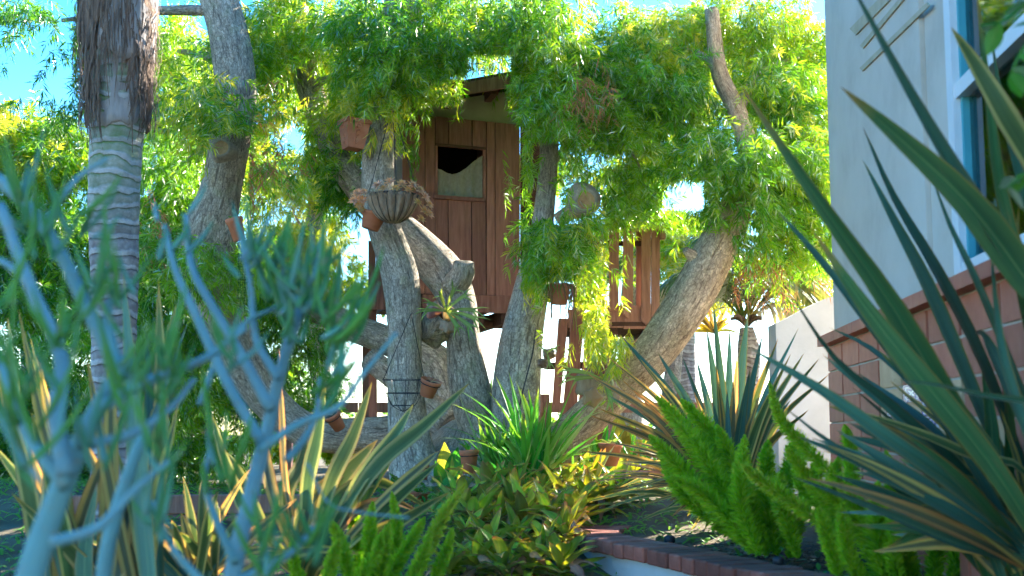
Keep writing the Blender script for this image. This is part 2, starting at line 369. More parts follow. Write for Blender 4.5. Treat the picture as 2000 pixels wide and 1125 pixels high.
BOOT = solid('palm_boot', [(0.25, (0.18, 0.14, 0.125)), (0.5, (0.34, 0.30, 0.28)), (0.8, (0.50, 0.44, 0.39))], scale=5, rough=0.8, bump=0.6, bscale=22, stretch=(5, 5, 0.9), dist=0.008)
HEART = solid('cut_heartwood', [(0.3, (0.30, 0.16, 0.07)), (0.6, (0.50, 0.31, 0.15)), (0.8, (0.62, 0.45, 0.26))], scale=18, rough=0.9, bump=0.5)
CURTAIN = leafy('sheer_curtain', lambda nt: ramp(nt, N(nt, 'ShaderNodeTexNoise', i_Scale=9.0).outputs['Fac'], [(0.3, (0.36, 0.35, 0.27)), (0.7, (0.46, 0.45, 0.36))]).outputs[0], trans=0.4, gloss=0.0, tcol=(1, 1, 1))
def glassmat():
    m, nt, out = newmat('window_glass')
    g = N(nt, 'ShaderNodeBsdfGlossy', i_Roughness=0.03); g.inputs['Color'].default_value = (0.9, 0.95, 0.95, 1)
    t = N(nt, 'ShaderNodeBsdfTransparent'); t.inputs['Color'].default_value = (0.62, 0.80, 0.80, 1)
    f = N(nt, 'ShaderNodeFresnel', i_IOR=1.6); mx = N(nt, 'ShaderNodeMixShader')
    nt.links.new(f.outputs[0], mx.inputs[0]); nt.links.new(t.outputs[0], mx.inputs[1]); nt.links.new(g.outputs[0], mx.inputs[2]); nt.links.new(mx.outputs[0], out.inputs['Surface']); return m
GLASS = glassmat()
def palm_bark():
    m, nt, out = newmat('palm_trunk_rings'); v = coords(nt, 'UV'); ov = coords(nt, 'Object')
    sp = N(nt, 'ShaderNodeSeparateXYZ'); nt.links.new(v, sp.inputs[0])
    wn = N(nt, 'ShaderNodeTexNoise', i_Scale=5, i_Detail=4); nt.links.new(ov, wn.inputs['Vector'])
    ma = N(nt, 'ShaderNodeMath', operation='MULTIPLY_ADD'); ma.inputs[1].default_value = 0.13; nt.links.new(wn.outputs['Fac'], ma.inputs[0]); nt.links.new(sp.outputs[1], ma.inputs[2])
    fr = N(nt, 'ShaderNodeMath', operation='MULTIPLY'); fr.inputs[1].default_value = 1 / 0.078; nt.links.new(ma.outputs[0], fr.inputs[0])
    fc = N(nt, 'ShaderNodeMath', operation='FRACT'); nt.links.new(fr.outputs[0], fc.inputs[0])
    rr = ramp(nt, fc.outputs[0], [(0.0, (0.0,) * 3), (0.07, (0.85,) * 3), (0.30, (0.9,) * 3), (0.42, (0.35,) * 3), (0.8, (0.5,) * 3), (0.93, (0.3,) * 3), (1.0, (0.0,) * 3)])
    n2 = N(nt, 'ShaderNodeTexNoise', i_Scale=11, i_Detail=9, i_Roughness=0.75); nt.links.new(ov, n2.inputs['Vector'])
    n3 = N(nt, 'ShaderNodeTexNoise', i_Scale=4.5, i_Detail=3); nt.links.new(ov, n3.inputs['Vector'])
    ad = N(nt, 'ShaderNodeMath', operation='MULTIPLY_ADD'); ad.inputs[1].default_value = 1.5; nt.links.new(n2.outputs['Fac'], ad.inputs[0])
    sb = N(nt, 'ShaderNodeMath', operation='SUBTRACT'); sb.inputs[1].default_value = 0.72; nt.links.new(rr.outputs[0], sb.inputs[0]); nt.links.new(sb.outputs[0], ad.inputs[2])
    pale = ramp(nt, n2.outputs['Fac'], [(0.3, (0.30, 0.27, 0.27)), (0.7, (0.56, 0.52, 0.48))]).outputs[0]
    hz = N(nt, 'ShaderNodeSeparateXYZ'); nt.links.new(ov, hz.inputs[0])
    gz = N(nt, 'ShaderNodeMapRange'); gz.inputs['From Min'].default_value = 1.9; gz.inputs['From Max'].default_value = 2.35; nt.links.new(hz.outputs[2], gz.inputs['Value'])
    dk = mixc(nt, gz.outputs[0], (0.095, 0.066, 0.062), (0.11, 0.19, 0.04))
    col = mixc(nt, ad.outputs[0], dk, pale)
    b = N(nt, 'ShaderNodeBsdfPrincipled', i_Roughness=0.75); nt.links.new(col, b.inputs['Base Color'])
    bp = N(nt, 'ShaderNodeBump', i_Strength=0.8, i_Distance=0.012); nt.links.new(ad.outputs[0], bp.inputs['Height']); nt.links.new(bp.outputs[0], b.inputs['Normal'])
    nt.links.new(b.outputs[0], out.inputs['Surface']); return m
PALMBARK = palm_bark()
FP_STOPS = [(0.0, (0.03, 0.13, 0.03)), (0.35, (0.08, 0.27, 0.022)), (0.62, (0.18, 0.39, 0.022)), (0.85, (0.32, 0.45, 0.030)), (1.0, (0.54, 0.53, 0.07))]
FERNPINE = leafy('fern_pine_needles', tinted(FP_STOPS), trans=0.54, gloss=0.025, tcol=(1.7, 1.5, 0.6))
DRY = leafy('dried_sprays', tinted([(0, (0.26, 0.10, 0.055)), (0.5, (0.48, 0.20, 0.11)), (1, (0.62, 0.32, 0.19))]), trans=0.35, gloss=0.0, tcol=(1.2, 1.0, 0.8))
PALMLEAF = leafy('palm_leaflet', tinted([(0, (0.05, 0.15, 0.06)), (0.5, (0.14, 0.26, 0.06)), (1, (0.45, 0.40, 0.10))]), trans=0.45, gloss=0.05, tcol=(1.4, 1.2, 0.6))

# ------------------------------------------------------------------ the ground
def ss(a, b, x):
    t = np.clip((x - a) / (b - a), 0, 1); return t * t * (3 - 2 * t)
def G(x, y):
    return 0.62 * ss(2.4, 7.9, y) - 3.2 * ss(12.5, 30, y) + 0.03 * np.sin(x * 2.1 + y) * ss(3, 6, y)
gx = np.concatenate([np.linspace(-400, -14, 14), np.linspace(-12, 12, 60), np.linspace(14, 400, 14)])
gy = np.concatenate([np.linspace(-30, 0, 6), np.linspace(0.5, 16, 60), np.linspace(18, 40, 14), np.linspace(60, 900, 14)])
XX, YY = np.meshgrid(gx, gy); V = np.stack([XX.ravel(), YY.ravel(), G(XX, YY).ravel()], 1)
nx, ny = len(gx), len(gy)
F = [(j * nx + i, j * nx + i + 1, (j + 1) * nx + i + 1, (j + 1) * nx + i) for j in range(ny - 1) for i in range(nx - 1)]
tag(mesh('ground', V, F, GROUNDM), 'bare brown garden earth sloping up to the tree', kind='structure')

# ------------------------------------------------------------------ the house on the right
SL = 0.083
WN = nrm(np.array([-1.0, SL, 0]))                       # outward normal of the garden wall of the house
KW = 1.5
X0 = 0.823 * KW
WP0 = np.array([X0, 0.0, 0.0])
def Wp(px, py, off=0.0): return on_plane(px, py, WP0 + WN * off, WN)
def Wy(y, z, off=0.0): return np.array([X0 + SL * y, y, z]) + WN * off
house = empty('house', 'white stucco house wall with a tall window behind the sword leaves', 'house', loc=(3.2, 4.0, 0))
yc, y_n = 4.57 * KW, 1.6
wy0, wy1, wz0 = 2.86 * KW, 1.75 * KW, 1.0 + 0.365 * KW                       # window opening along the wall
def wallpiece(ya, yb, za, zb, off, thick, name='wall', mat=STUCCO, parent=house):
    c = [Wy(ya, za, off), Wy(yb, za, off), Wy(yb, zb, off), Wy(ya, zb, off)]
    V = np.vstack([c, np.array(c) - WN * thick])
    return mesh(name, V, [(0, 1, 2, 3), (7, 6, 5, 4), (0, 4, 5, 1), (1, 5, 6, 2), (2, 6, 7, 3), (3, 7, 4, 0)], mat, parent, smooth=False)
wallpiece(yc, 3.18 * KW, -0.2, 5.4, 0.0, 0.28)
wallpiece(3.18 * KW - 0.003, wy0 + 0.05, -0.2, 5.4, -0.02, 0.26)
wallpiece(wy0 + 0.047, wy1, -0.2, wz0 - 0.03, -0.022, 0.26)
wallpiece(wy0 + 0.047, wy1, 3.6, 5.4, -0.022, 0.26)
wallpiece(wy1 - 0.003, y_n, -0.2, 5.4, -0.02, 0.26)
# back wall, far end and roof close the block
e = np.array([3.6, 0, 0])
a0, a1 = Wy(yc - 0.004, 0, -0.282), Wy(y_n, 0, -0.28)
def slab(pts, z0, z1, name, mat, parent):
    k = len(pts); V = np.vstack([np.c_[np.array(pts)[:, :2], np.full(k, z0)], np.c_[np.array(pts)[:, :2], np.full(k, z1)]])
    F = [tuple(range(k - 1, -1, -1)), tuple(range(k, 2 * k))] + [(i, (i + 1) % k, k + (i + 1) % k, k + i) for i in range(k)]
    return mesh(name, V, F, mat, parent, smooth=False)
slab([a0, a0 + e, a0 + e + [0, -0.25, 0], a0 + [0, -0.25, 0]], -0.2, 5.39, 'end_wall', STUCCO, house)
slab([a1 + e, a0 + e + [0, -0.26, 0], a0 + e + [-0.25, -0.26, 0], a1 + e + [-0.25, 0, 0]], -0.2, 5.38, 'back_wall', STUCCO, house)
slab([Wy(yc + 0.02, 0, 0.02), Wy(yc + 0.02, 0, 0.02) + e, Wy(y_n, 0, 0.02) + e, Wy(y_n, 0, 0.02)], 5.402, 5.6, 'roof', TILE, house)
# window: white frame, glass, curtain
win = wallpiece(wy0 + 0.05, wy0 - 0.03, wz0 - 0.02, 3.6, 0.02, 0.10, 'window', WHITEP)
for (ya, yb, za, zb, nm) in ((wy0 - 0.0305, wy1, wz0 - 0.02, wz0 + 0.035, 'sill'), (wy0 - 0.0305, wy1, 2.17, 2.225, 'crossbar'), (wy0 - 0.0305, wy1, 3.5, 3.6, 'head')):
    o = wallpiece(ya, yb, za, zb, 0.012, 0.08, nm, WHITEP, win)
for (ya, yb, za, zb) in ((wy0 - 0.03, wy1, wz0 + 0.035, 2.17), (wy0 - 0.03, wy1, 2.225, 3.5)):
    wallpiece(ya, yb, za, zb, -0.03, 0.004, 'pane', GLASS, win)
wallpiece(wy0 - 0.03, wy0 - 0.052, wz0 + 0.035, 3.5, -0.005, 0.03, 'sash', solid('teal_sash_paint', [(0.3, (0.05, 0.30, 0.36)), (0.7, (0.08, 0.38, 0.44))], scale=5, rough=0.5, bump=0.05), win)
t = np.linspace(0, 1, 60); cv = []
for z in (wz0, 3.55):
    for k in t: cv.append(Wy(wy0 - 0.03 - k * (wy0 - wy1), z, -0.16 + 0.02 * math.sin(k * 55)))
mesh('curtain', cv, [(i, i + 1, 61 + i, 60 + i) for i in range(59)], solid('pale_green_curtain', [(0.3, (0.42, 0.50, 0.46)), (0.7, (0.52, 0.60, 0.55))], scale=4, rough=0.9, bump=0.1), win)
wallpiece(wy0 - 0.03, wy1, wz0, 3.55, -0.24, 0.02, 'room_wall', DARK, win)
# three slanting tan strips, slightly raised, high on the wall
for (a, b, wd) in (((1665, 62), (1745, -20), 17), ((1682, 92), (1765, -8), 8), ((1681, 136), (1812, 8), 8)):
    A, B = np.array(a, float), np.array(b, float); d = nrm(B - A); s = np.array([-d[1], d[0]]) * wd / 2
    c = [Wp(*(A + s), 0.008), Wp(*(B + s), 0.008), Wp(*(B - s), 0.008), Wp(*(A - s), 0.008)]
    V, F = prism(c, 0.007); mesh('raised_strip', V, F, solid('tan_strip', [(0.3, (0.38, 0.31, 0.20)), (0.7, (0.50, 0.42, 0.29))], scale=9, rough=0.9, bump=0.2), house, smooth=False)

# tiled apron along the foot of that wall: each tile a piece
tw = empty('tiled_wall', 'terracotta tiled low wall with blue patterned tiles under the house window', 'wall', loc=(1.6, 5.0, 0.4))
def twpiece(ya, yb, za, zb, off, thick, name, mat): return wallpiece(ya, yb, za, zb, off, thick, name, mat, tw)
capz = 1.0 + 0.338 * KW
twpiece(4.50 * KW, 1.9 * KW, 0.1, capz - 0.05, 0.05, 0.047, 'grout_bed', GROUT)
yy = 4.515 * KW
while yy > 2.0 * KW:
    twpiece(yy, yy - 0.33 * KW, capz - 0.05, capz, 0.11, 0.105, 'cap_tile', TILE); yy -= 0.335 * KW
def blue_tile():
    m, nt, out = newmat('blue_white_tile'); v = coords(nt, 'UV')
    sp = N(nt, 'ShaderNodeSeparateXYZ'); nt.links.new(v, sp.inputs[0])
    def cen(i, c):
        s = N(nt, 'ShaderNodeMath', operation='SUBTRACT'); s.inputs[1].default_value = c; nt.links.new(sp.outputs[i], s.inputs[0])
        a = N(nt, 'ShaderNodeMath', operation='ABSOLUTE'); nt.links.new(s.outputs[0], a.inputs[0]); return a.outputs[0]
    ax, ay = cen(0, 0.5), cen(1, 0.5)
    cb = N(nt, 'ShaderNodeCombineXYZ'); nt.links.new(ax, cb.inputs[0]); nt.links.new(ay, cb.inputs[1])
    ln = N(nt, 'ShaderNodeVectorMath', operation='LENGTH'); nt.links.new(cb.outputs[0], ln.inputs[0])
    at = N(nt, 'ShaderNodeMath', operation='ARCTAN2'); nt.links.new(ay, at.inputs[0]); nt.links.new(ax, at.inputs[1])
    m4 = N(nt, 'ShaderNodeMath', operation='MULTIPLY'); m4.inputs[1].default_value = 4.0; nt.links.new(at.outputs[0], m4.inputs[0])
    cs = N(nt, 'ShaderNodeMath', operation='COSINE'); nt.links.new(m4.outputs[0], cs.inputs[0])
    ad = N(nt, 'ShaderNodeMath', operation='MULTIPLY_ADD'); ad.inputs[1].default_value = 0.11; nt.links.new(cs.outputs[0], ad.inputs[0]); nt.links.new(ln.outputs['Value'], ad.inputs[2])
    r = ramp(nt, ad.outputs[0], [(0.0, (0.75, 0.76, 0.74)), (0.12, (0.75, 0.76, 0.74)), (0.14, (0.012, 0.045, 0.26)), (0.30, (0.015, 0.06, 0.32)), (0.32, (0.6, 0.62, 0.62)), (0.37, (0.6, 0.62, 0.62)), (0.39, (0.015, 0.05, 0.28)), (0.56, (0.012, 0.04, 0.25)), (0.58, (0.6, 0.62, 0.62)), (0.7, (0.74, 0.75, 0.74))])
    r.color_ramp.interpolation = 'LINEAR'
    b = N(nt, 'ShaderNodeBsdfPrincipled', i_Roughness=0.25); nt.links.new(r.outputs[0], b.inputs['Base Color']); nt.links.new(b.outputs[0], out.inputs['Surface']); return m
BLUE = blue_tile()
th_, tw_ = 0.092 * KW, 0.29 * KW
rows = 11
special = {}
# blue pieces step down the wall in a diagonal, with sand-coloured tiles round them
blue_c = [(1780, 768), (1815, 796), (1813, 832), (1848, 866), (1882, 834), (1745, 800)]
for r in range(rows):
    zt = capz - 0.06 - r * th_; yy = 4.495 * KW
    k = 0
    while yy > 2.0 * KW:
        ya, yb = yy, max(yy - tw_ + 0.034, 2.0 * KW); pc = Wy((ya + yb) / 2, zt - th_ / 2, 0.06)
        v = pc - CAM; px = CX + FPX * v[0] / np.dot(v, FW); py = CY - FPX * np.dot(v, UP) / np.dot(v, FW)
        sand = abs((px - 1830) * 0.9 + 0) < 85 and abs(py - 815 - (px - 1815) * 0.9) < 62
        twpiece(ya, yb, zt - th_ + 0.011, zt, 0.06 + U(-0.0015, 0.0015), 0.009, 'tile', TILE_CR if sand else TILE)
        yy -= tw_; k += 1
for (px, py) in blue_c:
    a_, b_, m_ = Wp(px - 16, py, 0.07), Wp(px + 16, py, 0.07), Wp(px, py, 0.07); hz_ = M(m_[1], 17)
    c = [np.array([*a_[:2], m_[2] - hz_]), np.array([*b_[:2], m_[2] - hz_]), np.array([*b_[:2], m_[2] + hz_]), np.array([*a_[:2], m_[2] + hz_])]
    V, F = prism(c, 0.008); o = mesh('patterned_tile', V, F, BLUE, tw, smooth=False, uv=[(0, 0), (1, 0), (1, 1), (0, 1)] * 2)
    o['label'] = 'glazed white tile with cobalt blue scroll pattern'

# low white garden wall that ends beyond the corner of the house, its top sweeping up
gw = []
for (px, py) in ((1515, 632), (1545, 618), (1580, 598), (1610, 584), (1640, 575), (1700, 566)): gw.append(P(px, py, 7.9))
top = np.array(gw); k = len(top); V = []
for q in (0, 0.24):
    for t_ in top: V.append(t_ + [0, q, 0])
    for t_ in top: V.append([t_[0], t_[1] + q, 0.1])
F = []
for i in range(k - 1):
    F += [(i, i + 1, k + i + 1, k + i), (2 * k + i + 1, 2 * k + i, 3 * k + i, 3 * k + i + 1), (i + 1, i, 2 * k + i, 2 * k + i + 1)]
F += [(0, k, 3 * k, 2 * k), (k - 1, 2 * k - 1 + 0, 4 * k - 1, 3 * k - 1)]
wob = mesh('garden_wall', V, F, solid('white_plaster', [(0.25, (0.34, 0.35, 0.36)), (0.5, (0.42, 0.43, 0.44)), (0.75, (0.48, 0.49, 0.50))], scale=2.5, rough=0.9, bump=0.35, bscale=40, dist=0.005), None, smooth=False); tag(wob, 'low white plaster wall with sweeping top beside the house corner', 'wall')

# ------------------------------------------------------------------ raised bed with brick coping
bed = empty('raised_bed', 'curved grey stucco raised bed with red brick coping below the ferns', 'planter', loc=(0.9, 5.2, 0.2))
BDX = np.array([-0.075, 0, 0])
edge = BDX + crspline([(1.52, 2.6, 0), (1.2, 3.4, 0), (0.90, 4.28, 0), (0.64, 5.05, 0), (0.44, 5.62, 0), (0.385, 5.86, 0), (0.40, 6.08, 0), (0.55, 6.5, 0), (0.88, 7.27, 0), (1.35, 8.3, 0)], 400)
Ls = np.concatenate([[0], np.cumsum(np.linalg.norm(np.diff(edge, axis=0), axis=1))])
def eat(s): return np.array([np.interp(s, Ls, edge[:, i]) for i in range(3)])
def inward(s):
    t_ = nrm(eat(s + 0.02) - eat(s - 0.02)); return np.array([t_[1], -t_[0], 0])
inw = np.array([inward(s) for s in Ls[::8]]); ep = edge[::8]
k = len(ep); V = []
for o_, z in ((0.02, 0.458), (0.02, -0.1), (0.20, -0.1), (0.20, 0.458)): V += [p + n_ * o_ + [0, 0, z] for p, n_ in zip(ep, inw)]
F = []
for i in range(k - 1):
    for q in range(4): a, b = q * k, ((q + 1) % 4) * k; F.append((a + i, a + i + 1, b + i + 1, b + i))
mesh('wall', V, F, STUCCO_G, bed, smooth=False)
bv, bf = bevel_box((0.094, 0.215, 0.062), 0.006)
bme = bpy.data.meshes.new('brick'); bme.from_pydata([tuple(v) for v in bv], [], bf); bme.materials.append(BRICK)
mv, mf = bevel_box((0.11, 0.2, 0.05), 0.004)
s = 0.05; nb = 0
while s < Ls[-1] - 0.05 and nb < 60:
    c = eat(s); n_ = inward(s); o = bpy.data.objects.new('brick', bme); link(o)
    ang = math.atan2(n_[1], n_[0]) - math.pi / 2
    o.rotation_euler = (U(-0.02, 0.02), U(-0.015, 0.015), ang + U(-0.025, 0.025)); o.location = c + n_ * (0.095 + U(-0.005, 0.005)) + np.array([0, 0, 0.490 + U(-0.003, 0.003)])
    put(o, bed); s += 0.106; nb += 1
V = []
for o_, z in ((0.008, 0.460), (0.008, 0.500), (0.19, 0.500), (0.19, 0.460)): V += [p + n_ * (o_ + 0.006) + [0, 0, z] for p, n_ in zip(ep, inw)]
F = []
for i in range(k - 1):
    for q in range(4): a, b = q * k, ((q + 1) % 4) * k; F.append((a + i, a + i + 1, b + i + 1, b + i))
mesh('mortar', V, F, GROUT, bed, smooth=False)
V = [p + n_ * 0.15 + [0, 0, 0.455] for p, n_ in zip(ep, inw)]; k = len(V)
V += [np.array([X0 + SL * p[1] - 0.03 if p[1] < 6.9 else 2.6, p[1], 0.455 + 0.02 * math.sin(p[1] * 9)]) for p in ep]
mesh('soil', V, [(i, i + 1, k + i + 1, k + i) for i in range(k - 1)], SOIL, bed)
# chips of bark lying on the soil
mb = MB()
for i in range(4200):
    s = U(0.2, Ls[-1] - 0.3); c = eat(s) + inward(s) * U(0.21, 1.15) + np.array([0, 0, 0.463])
    V, F = box((0, 0, 0), (U(0.01, 0.045), U(0.006, 0.016), U(0.003, 0.009)))
    R = rot('Z', U(0, 6.3)) @ rot('X', U(-0.6, 0.6)); mb.add(V @ R.T + c, F)
tag(mb.build('mulch', MULCH, bed, smooth=False), 'loose bark chips', kind='stuff')

# ------------------------------------------------------------------ tree with many trunks
tree = empty('fern_pine_tree', 'huge old many-trunked tree with fine drooping leaves holding the treehouse', 'tree', loc=tuple(P(900, 930, 8.3)))
def trunk(pts, name='trunk', mat=BARK, amp=0.035, n=46, seg=30, parent=tree, fq=3.0):
    q = [P(a, b, d) for a, b, d, w_ in pts]; r = [M(d, w_) / 2 for a, b, d, w_ in pts]
    V, F, uv = tube(q, r, n, seg, amp, fq); return mesh(name, V, F, mat, parent, uv=uv)
# pixel x, pixel y, distance, width in pixels
A_ = trunk([(845, 985, 7.7, 150), (805, 900, 7.75, 92), (792, 760, 7.8, 74), (790, 640, 7.8, 66), (782, 540, 7.8, 72), (752, 450, 7.8, 66), (738, 380, 7.8, 62), (741, 260, 7.8, 59), (752, 120, 7.8, 55), (778, 0, 7.8, 54), (800, -140, 7.8, 44)])
B_ = trunk([(985, 960, 8.2, 150), (945, 860, 8.15, 95), (918, 760, 8.1, 82), (905, 660, 8.1, 68), (893, 590, 8.1, 74), (866, 535, 8.15, 80), (815, 480, 8.25, 72), (745, 415, 8.4, 66), (672, 330, 8.5, 54), (622, 220, 8.6, 54), (590, 110, 8.7, 52), (570, -60, 8.8, 44)])
C_ = trunk([(985, 960, 8.05, 170), (1005, 860, 8.0, 100), (1010, 760, 8.0, 92), (1018, 660, 8.0, 86), (1036, 570, 8.0, 74), (1055, 470, 8.05, 46), (1068, 360, 8.1, 38), (1074, 250, 8.1, 36), (1078, 100, 8.15, 32), (1082, -60, 8.2, 26)])
D_ = trunk([(940, 975, 8.15, 120), (1080, 880, 8.1, 84), (1190, 775, 8.0, 78), (1275, 690, 7.95, 78), (1345, 590, 7.9, 86), (1395, 490, 7.9, 80), (1435, 410, 7.9, 66), (1465, 320, 8.0, 48), (1440, 220, 8.1, 38), (1405, 140, 8.2, 34), (1390, 20, 8.3, 28)], mat=BARK_W)
E_ = trunk([(960, 980, 8.5, 150), (860, 850, 8.6, 80), (730, 850, 8.55, 70), (610, 845, 8.5, 70), (520, 775, 8.4, 72), (450, 660, 8.2, 84), (408, 560, 8.05, 102), (408, 460, 7.95, 104), (430, 370, 7.9, 84), (447, 290, 7.85, 84), (462, 190, 7.8, 80), (448, 80, 7.8, 78), (420, -30, 7.8, 74), (400, -120, 7.8, 66)])
trunk([(935, 930, 8.6, 80), (885, 780, 8.7, 80), (850, 710, 8.8, 74), (770, 670, 8.9, 60), (690, 640, 9.1, 52), (600, 600, 9.4, 44), (480, 560, 9.8, 36)], 'limb')
trunk([(880, 830, 8.5, 60), (800, 760, 8.7, 50), (720, 700, 8.8, 44)], 'limb', n=20)
trunk([(741, 60, 7.8, 40), (800, 20, 7.9, 44), (880, -30, 8.0, 40)], 'limb', n=18)
trunk([(885, 560, 8.05, 56), (903, 535, 7.98, 48), (906, 512, 7.95, 40)], 'limb', n=14, amp=0.06)
trunk([(850, 640, 8.0, 70), (838, 648, 7.92, 46), (835, 655, 7.88, 22)], 'burl', n=14, amp=0.13, fq=22.0)
trunk([(1364, 508, 7.86, 34), (1346, 494, 7.82, 20), (1338, 487, 7.80, 13)], 'branch_stub', n=10, mat=BARK_W)
# base flare
V, F, uv = tube([P(915, 1010, 8.2), P(915, 940, 8.2), P(915, 880, 8.25), P(920, 830, 8.3)], [0.62, 0.48, 0.30, 0.14], 24, 40, 0.07, 5.0); mesh('root_flare', V, F, BARK, tree, uv=uv)
# pruning scar on the left trunk
def scar(px, py, d, w_, dirv, parent=tree):
    c = P(px, py, d); R = np.array(Vector(dirv).to_track_quat('Z', 'Y').to_matrix()); r = M(d, w_) / 2
    V, F = lathe([(1.9 * r, -1.2 * r), (1.5 * r, -0.3 * r), (1.3 * r, 0.12 * r), (1.05 * r, 0.22 * r), (0.92 * r, 0.10 * r)], 22, c, R, lobes=3, lamp=0.04)
    o = mesh('pruning_scar', V, F, BARK, parent)
    V, F = lathe([(0.95 * r, 0.1 * r), (0.6 * r, 0.05 * r), (0.3 * r, 0.12 * r), (0.0005, 0.05 * r)], 20, c, R, lobes=4, lamp=0.05)
    q = mesh('heartwood', V, F, HEART, o); q.matrix_parent_inverse = Matrix.Identity(4)
scar(432, 289, 7.70, 32, (-0.05, -1, 0.1))
scar(1144, 391, 7.9, 38, (0.2, -1, -0.2))
V, F, uv = tube([P(1090, 430, 8.05), P(1120, 410, 8.0), P(1143, 392, 7.93)], [0.05, 0.055, 0.058], 10, 16, 0.03); mesh('branch_stub', V, F, BARK_W, tree, uv=uv)

# where the crown has been pruned or opens: x0, y0, x1, y1, share removed, only nearer than
OPEN = [(818, 238, 985, 640, 1.0, 9.0), (788, 235, 818, 640, .5, 9.0), (985, 238, 1020, 640, .88, 9.0), (706, 300, 800, 860, 1.0, 9.0), (708, 232, 775, 300, .9, 9.0), (672, 232, 716, 294, 1.0, 9.0), (405, 262, 488, 470, .97, 9.0), (425, 60, 490, 150, .7, 9.0), (565, 120, 640, 300, .6, 8.7),
        (1235, 455, 1432, 760, .97, 9.3), (1186, 445, 1300, 660, .95, 9.0), (1128, 445, 1186, 600, .5, 9.0), (1040, 275, 1094, 430, .96, 9.0), (1094, 300, 1180, 420, .35, 9.0), (1000, 250, 1040, 420, .4, 9), (496, 240, 600, 440, .55, 13), (-50, 45, 142, 195, .80, 13), (912, 105, 1000, 165, .92, 13), (1286, 352, 1375, 412, .9, 13), (1150, 310, 1215, 385, .5, 13), (1585, -20, 1640, 45, .92, 13),
        (800, 150, 1000, 172, .6, 13), (1385, 110, 1430, 200, .7, 9), (1405, 385, 1478, 460, .75, 9), (1435, 300, 1485, 385, .45, 9), (1425, 200, 1465, 300, .5, 9), (665, 480, 720, 640, .7, 13), (1300, 600, 1520, 800, .9, 13), (780, 214, 830, 330, .35, 9), (905, 150, 992, 242, .95, 9), (800, 205, 985, 242, .9, 9), (785, 160, 905, 225, .5, 9), (880, 145, 992, 190, .6, 9), (1062, 548, 1128, 625, .95, 9), (1060, 600, 1140, 800, .95, 9), (1080, 300, 1600, 330, .2, 13), (500, 180, 560, 250, .5, 13), (330, 560, 430, 620, .4, 13), (90, 690, 420, 850, .35, 13)]
DENS = 0.52
def project(V):
    v = V - CAM; z = v @ FW; return CX + FPX * v[..., 0] / z, CY - FPX * (v @ UP) / z
def sprays(regions, name, parent, mat, leaves=27, L=(0.065, 0.11), W=0.0080, twig=0.17, seed=1, split=True, hang=0.55):
    """fine drooping foliage: every twig carries narrow leaves all round it; regions are volumes in the place"""
    rng = np.random.default_rng(seed); allV = []; allT = []
    for (px, py, d, rx, ry, rd, cnt, tint) in regions:
        c = P(px, py, d); k = M(d); rx = max(rx - 30, 10); ry = max(ry - 32, 8); py -= 12; cnt = max(8, int(cnt * DENS))
        # sub-clumps inside the volume give light and dark tufts with gaps between
        nc = max(3, cnt // 14)
        q = rng.normal(size=(nc, 3)); q = q / np.linalg.norm(q, axis=1)[:, None] * rng.uniform(0.15, 1, (nc, 1)) ** 0.45
        cc = c + q * np.array([rx * k, rd, ry * k])
        ct = rng.normal(0, 0.14, nc)
        own = rng.integers(0, nc, cnt)
        p = cc[own] + rng.normal(size=(cnt, 3)) * np.array([0.115, 0.115, 0.095])
        out = nrm(p - c + rng.normal(size=(cnt, 3)) * 0.12); ax = nrm(out * np.array([0.55, 0.55, 0.25]) + rng.normal(size=(cnt, 3)) * 0.42 + np.array([0, 0, -hang]))
        lt = twig * rng.uniform(0.6, 1.25, cnt)
        t = rng.uniform(0.0, 1.0, (cnt, leaves)) ** 0.8
        base = p[:, None] + ax[:, None] * (t * lt[:, None])[..., None] + np.array([0, 0, -1.0]) * (t ** 2 * lt[:, None] * 0.25)[..., None]
        rnd = rng.normal(size=(cnt, leaves, 3)); rnd -= (rnd * ax[:, None]).sum(-1, keepdims=True) * ax[:, None]; rnd = nrm(rnd)
        dr = nrm(ax[:, None] * 0.62 + rnd * 0.75 + np.array([0, 0, -0.22]))
        ll = rng.uniform(*L, (cnt, leaves))[..., None] * (1 - 0.3 * t[..., None])
        side = nrm(np.cross(dr, rng.normal(size=(cnt, leaves, 3)))) * (W * rng.uniform(0.75, 1.2, (cnt, leaves)))[..., None] * 0.5
        mid = base + dr * ll * 0.45; tip = base + dr * ll + np.array([0, 0, -1.0]) * ll * 0.13
        V = np.stack([base, mid + side, tip, mid - side], 2)
        X, Y = project(mid); keep = np.ones(X.shape, bool); dep_ = mid[..., 1]
        for (x0, y0, x1, y1, pr_, md) in OPEN:
            w_ = rng.uniform(0, 1, X.shape[0])[:, None] * np.ones(X.shape)
            keep &= ~((X > x0) & (X < x1) & (Y > y0) & (Y < y1) & (dep_ < md) & (w_ < pr_))
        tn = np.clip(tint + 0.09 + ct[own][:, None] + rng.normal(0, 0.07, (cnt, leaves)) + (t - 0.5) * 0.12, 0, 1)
        allV.append(V[keep].reshape(-1, 3)); allT.append(np.repeat(tn[keep], 4))
    V = np.vstack(allV); T = np.concatenate(allT); n = len(V) // 4
    F = np.arange(n * 4).reshape(n, 4)
    o = mesh(name, V, F, mat, parent, smooth=False, tint=T); o['kind'] = 'stuff'; return o

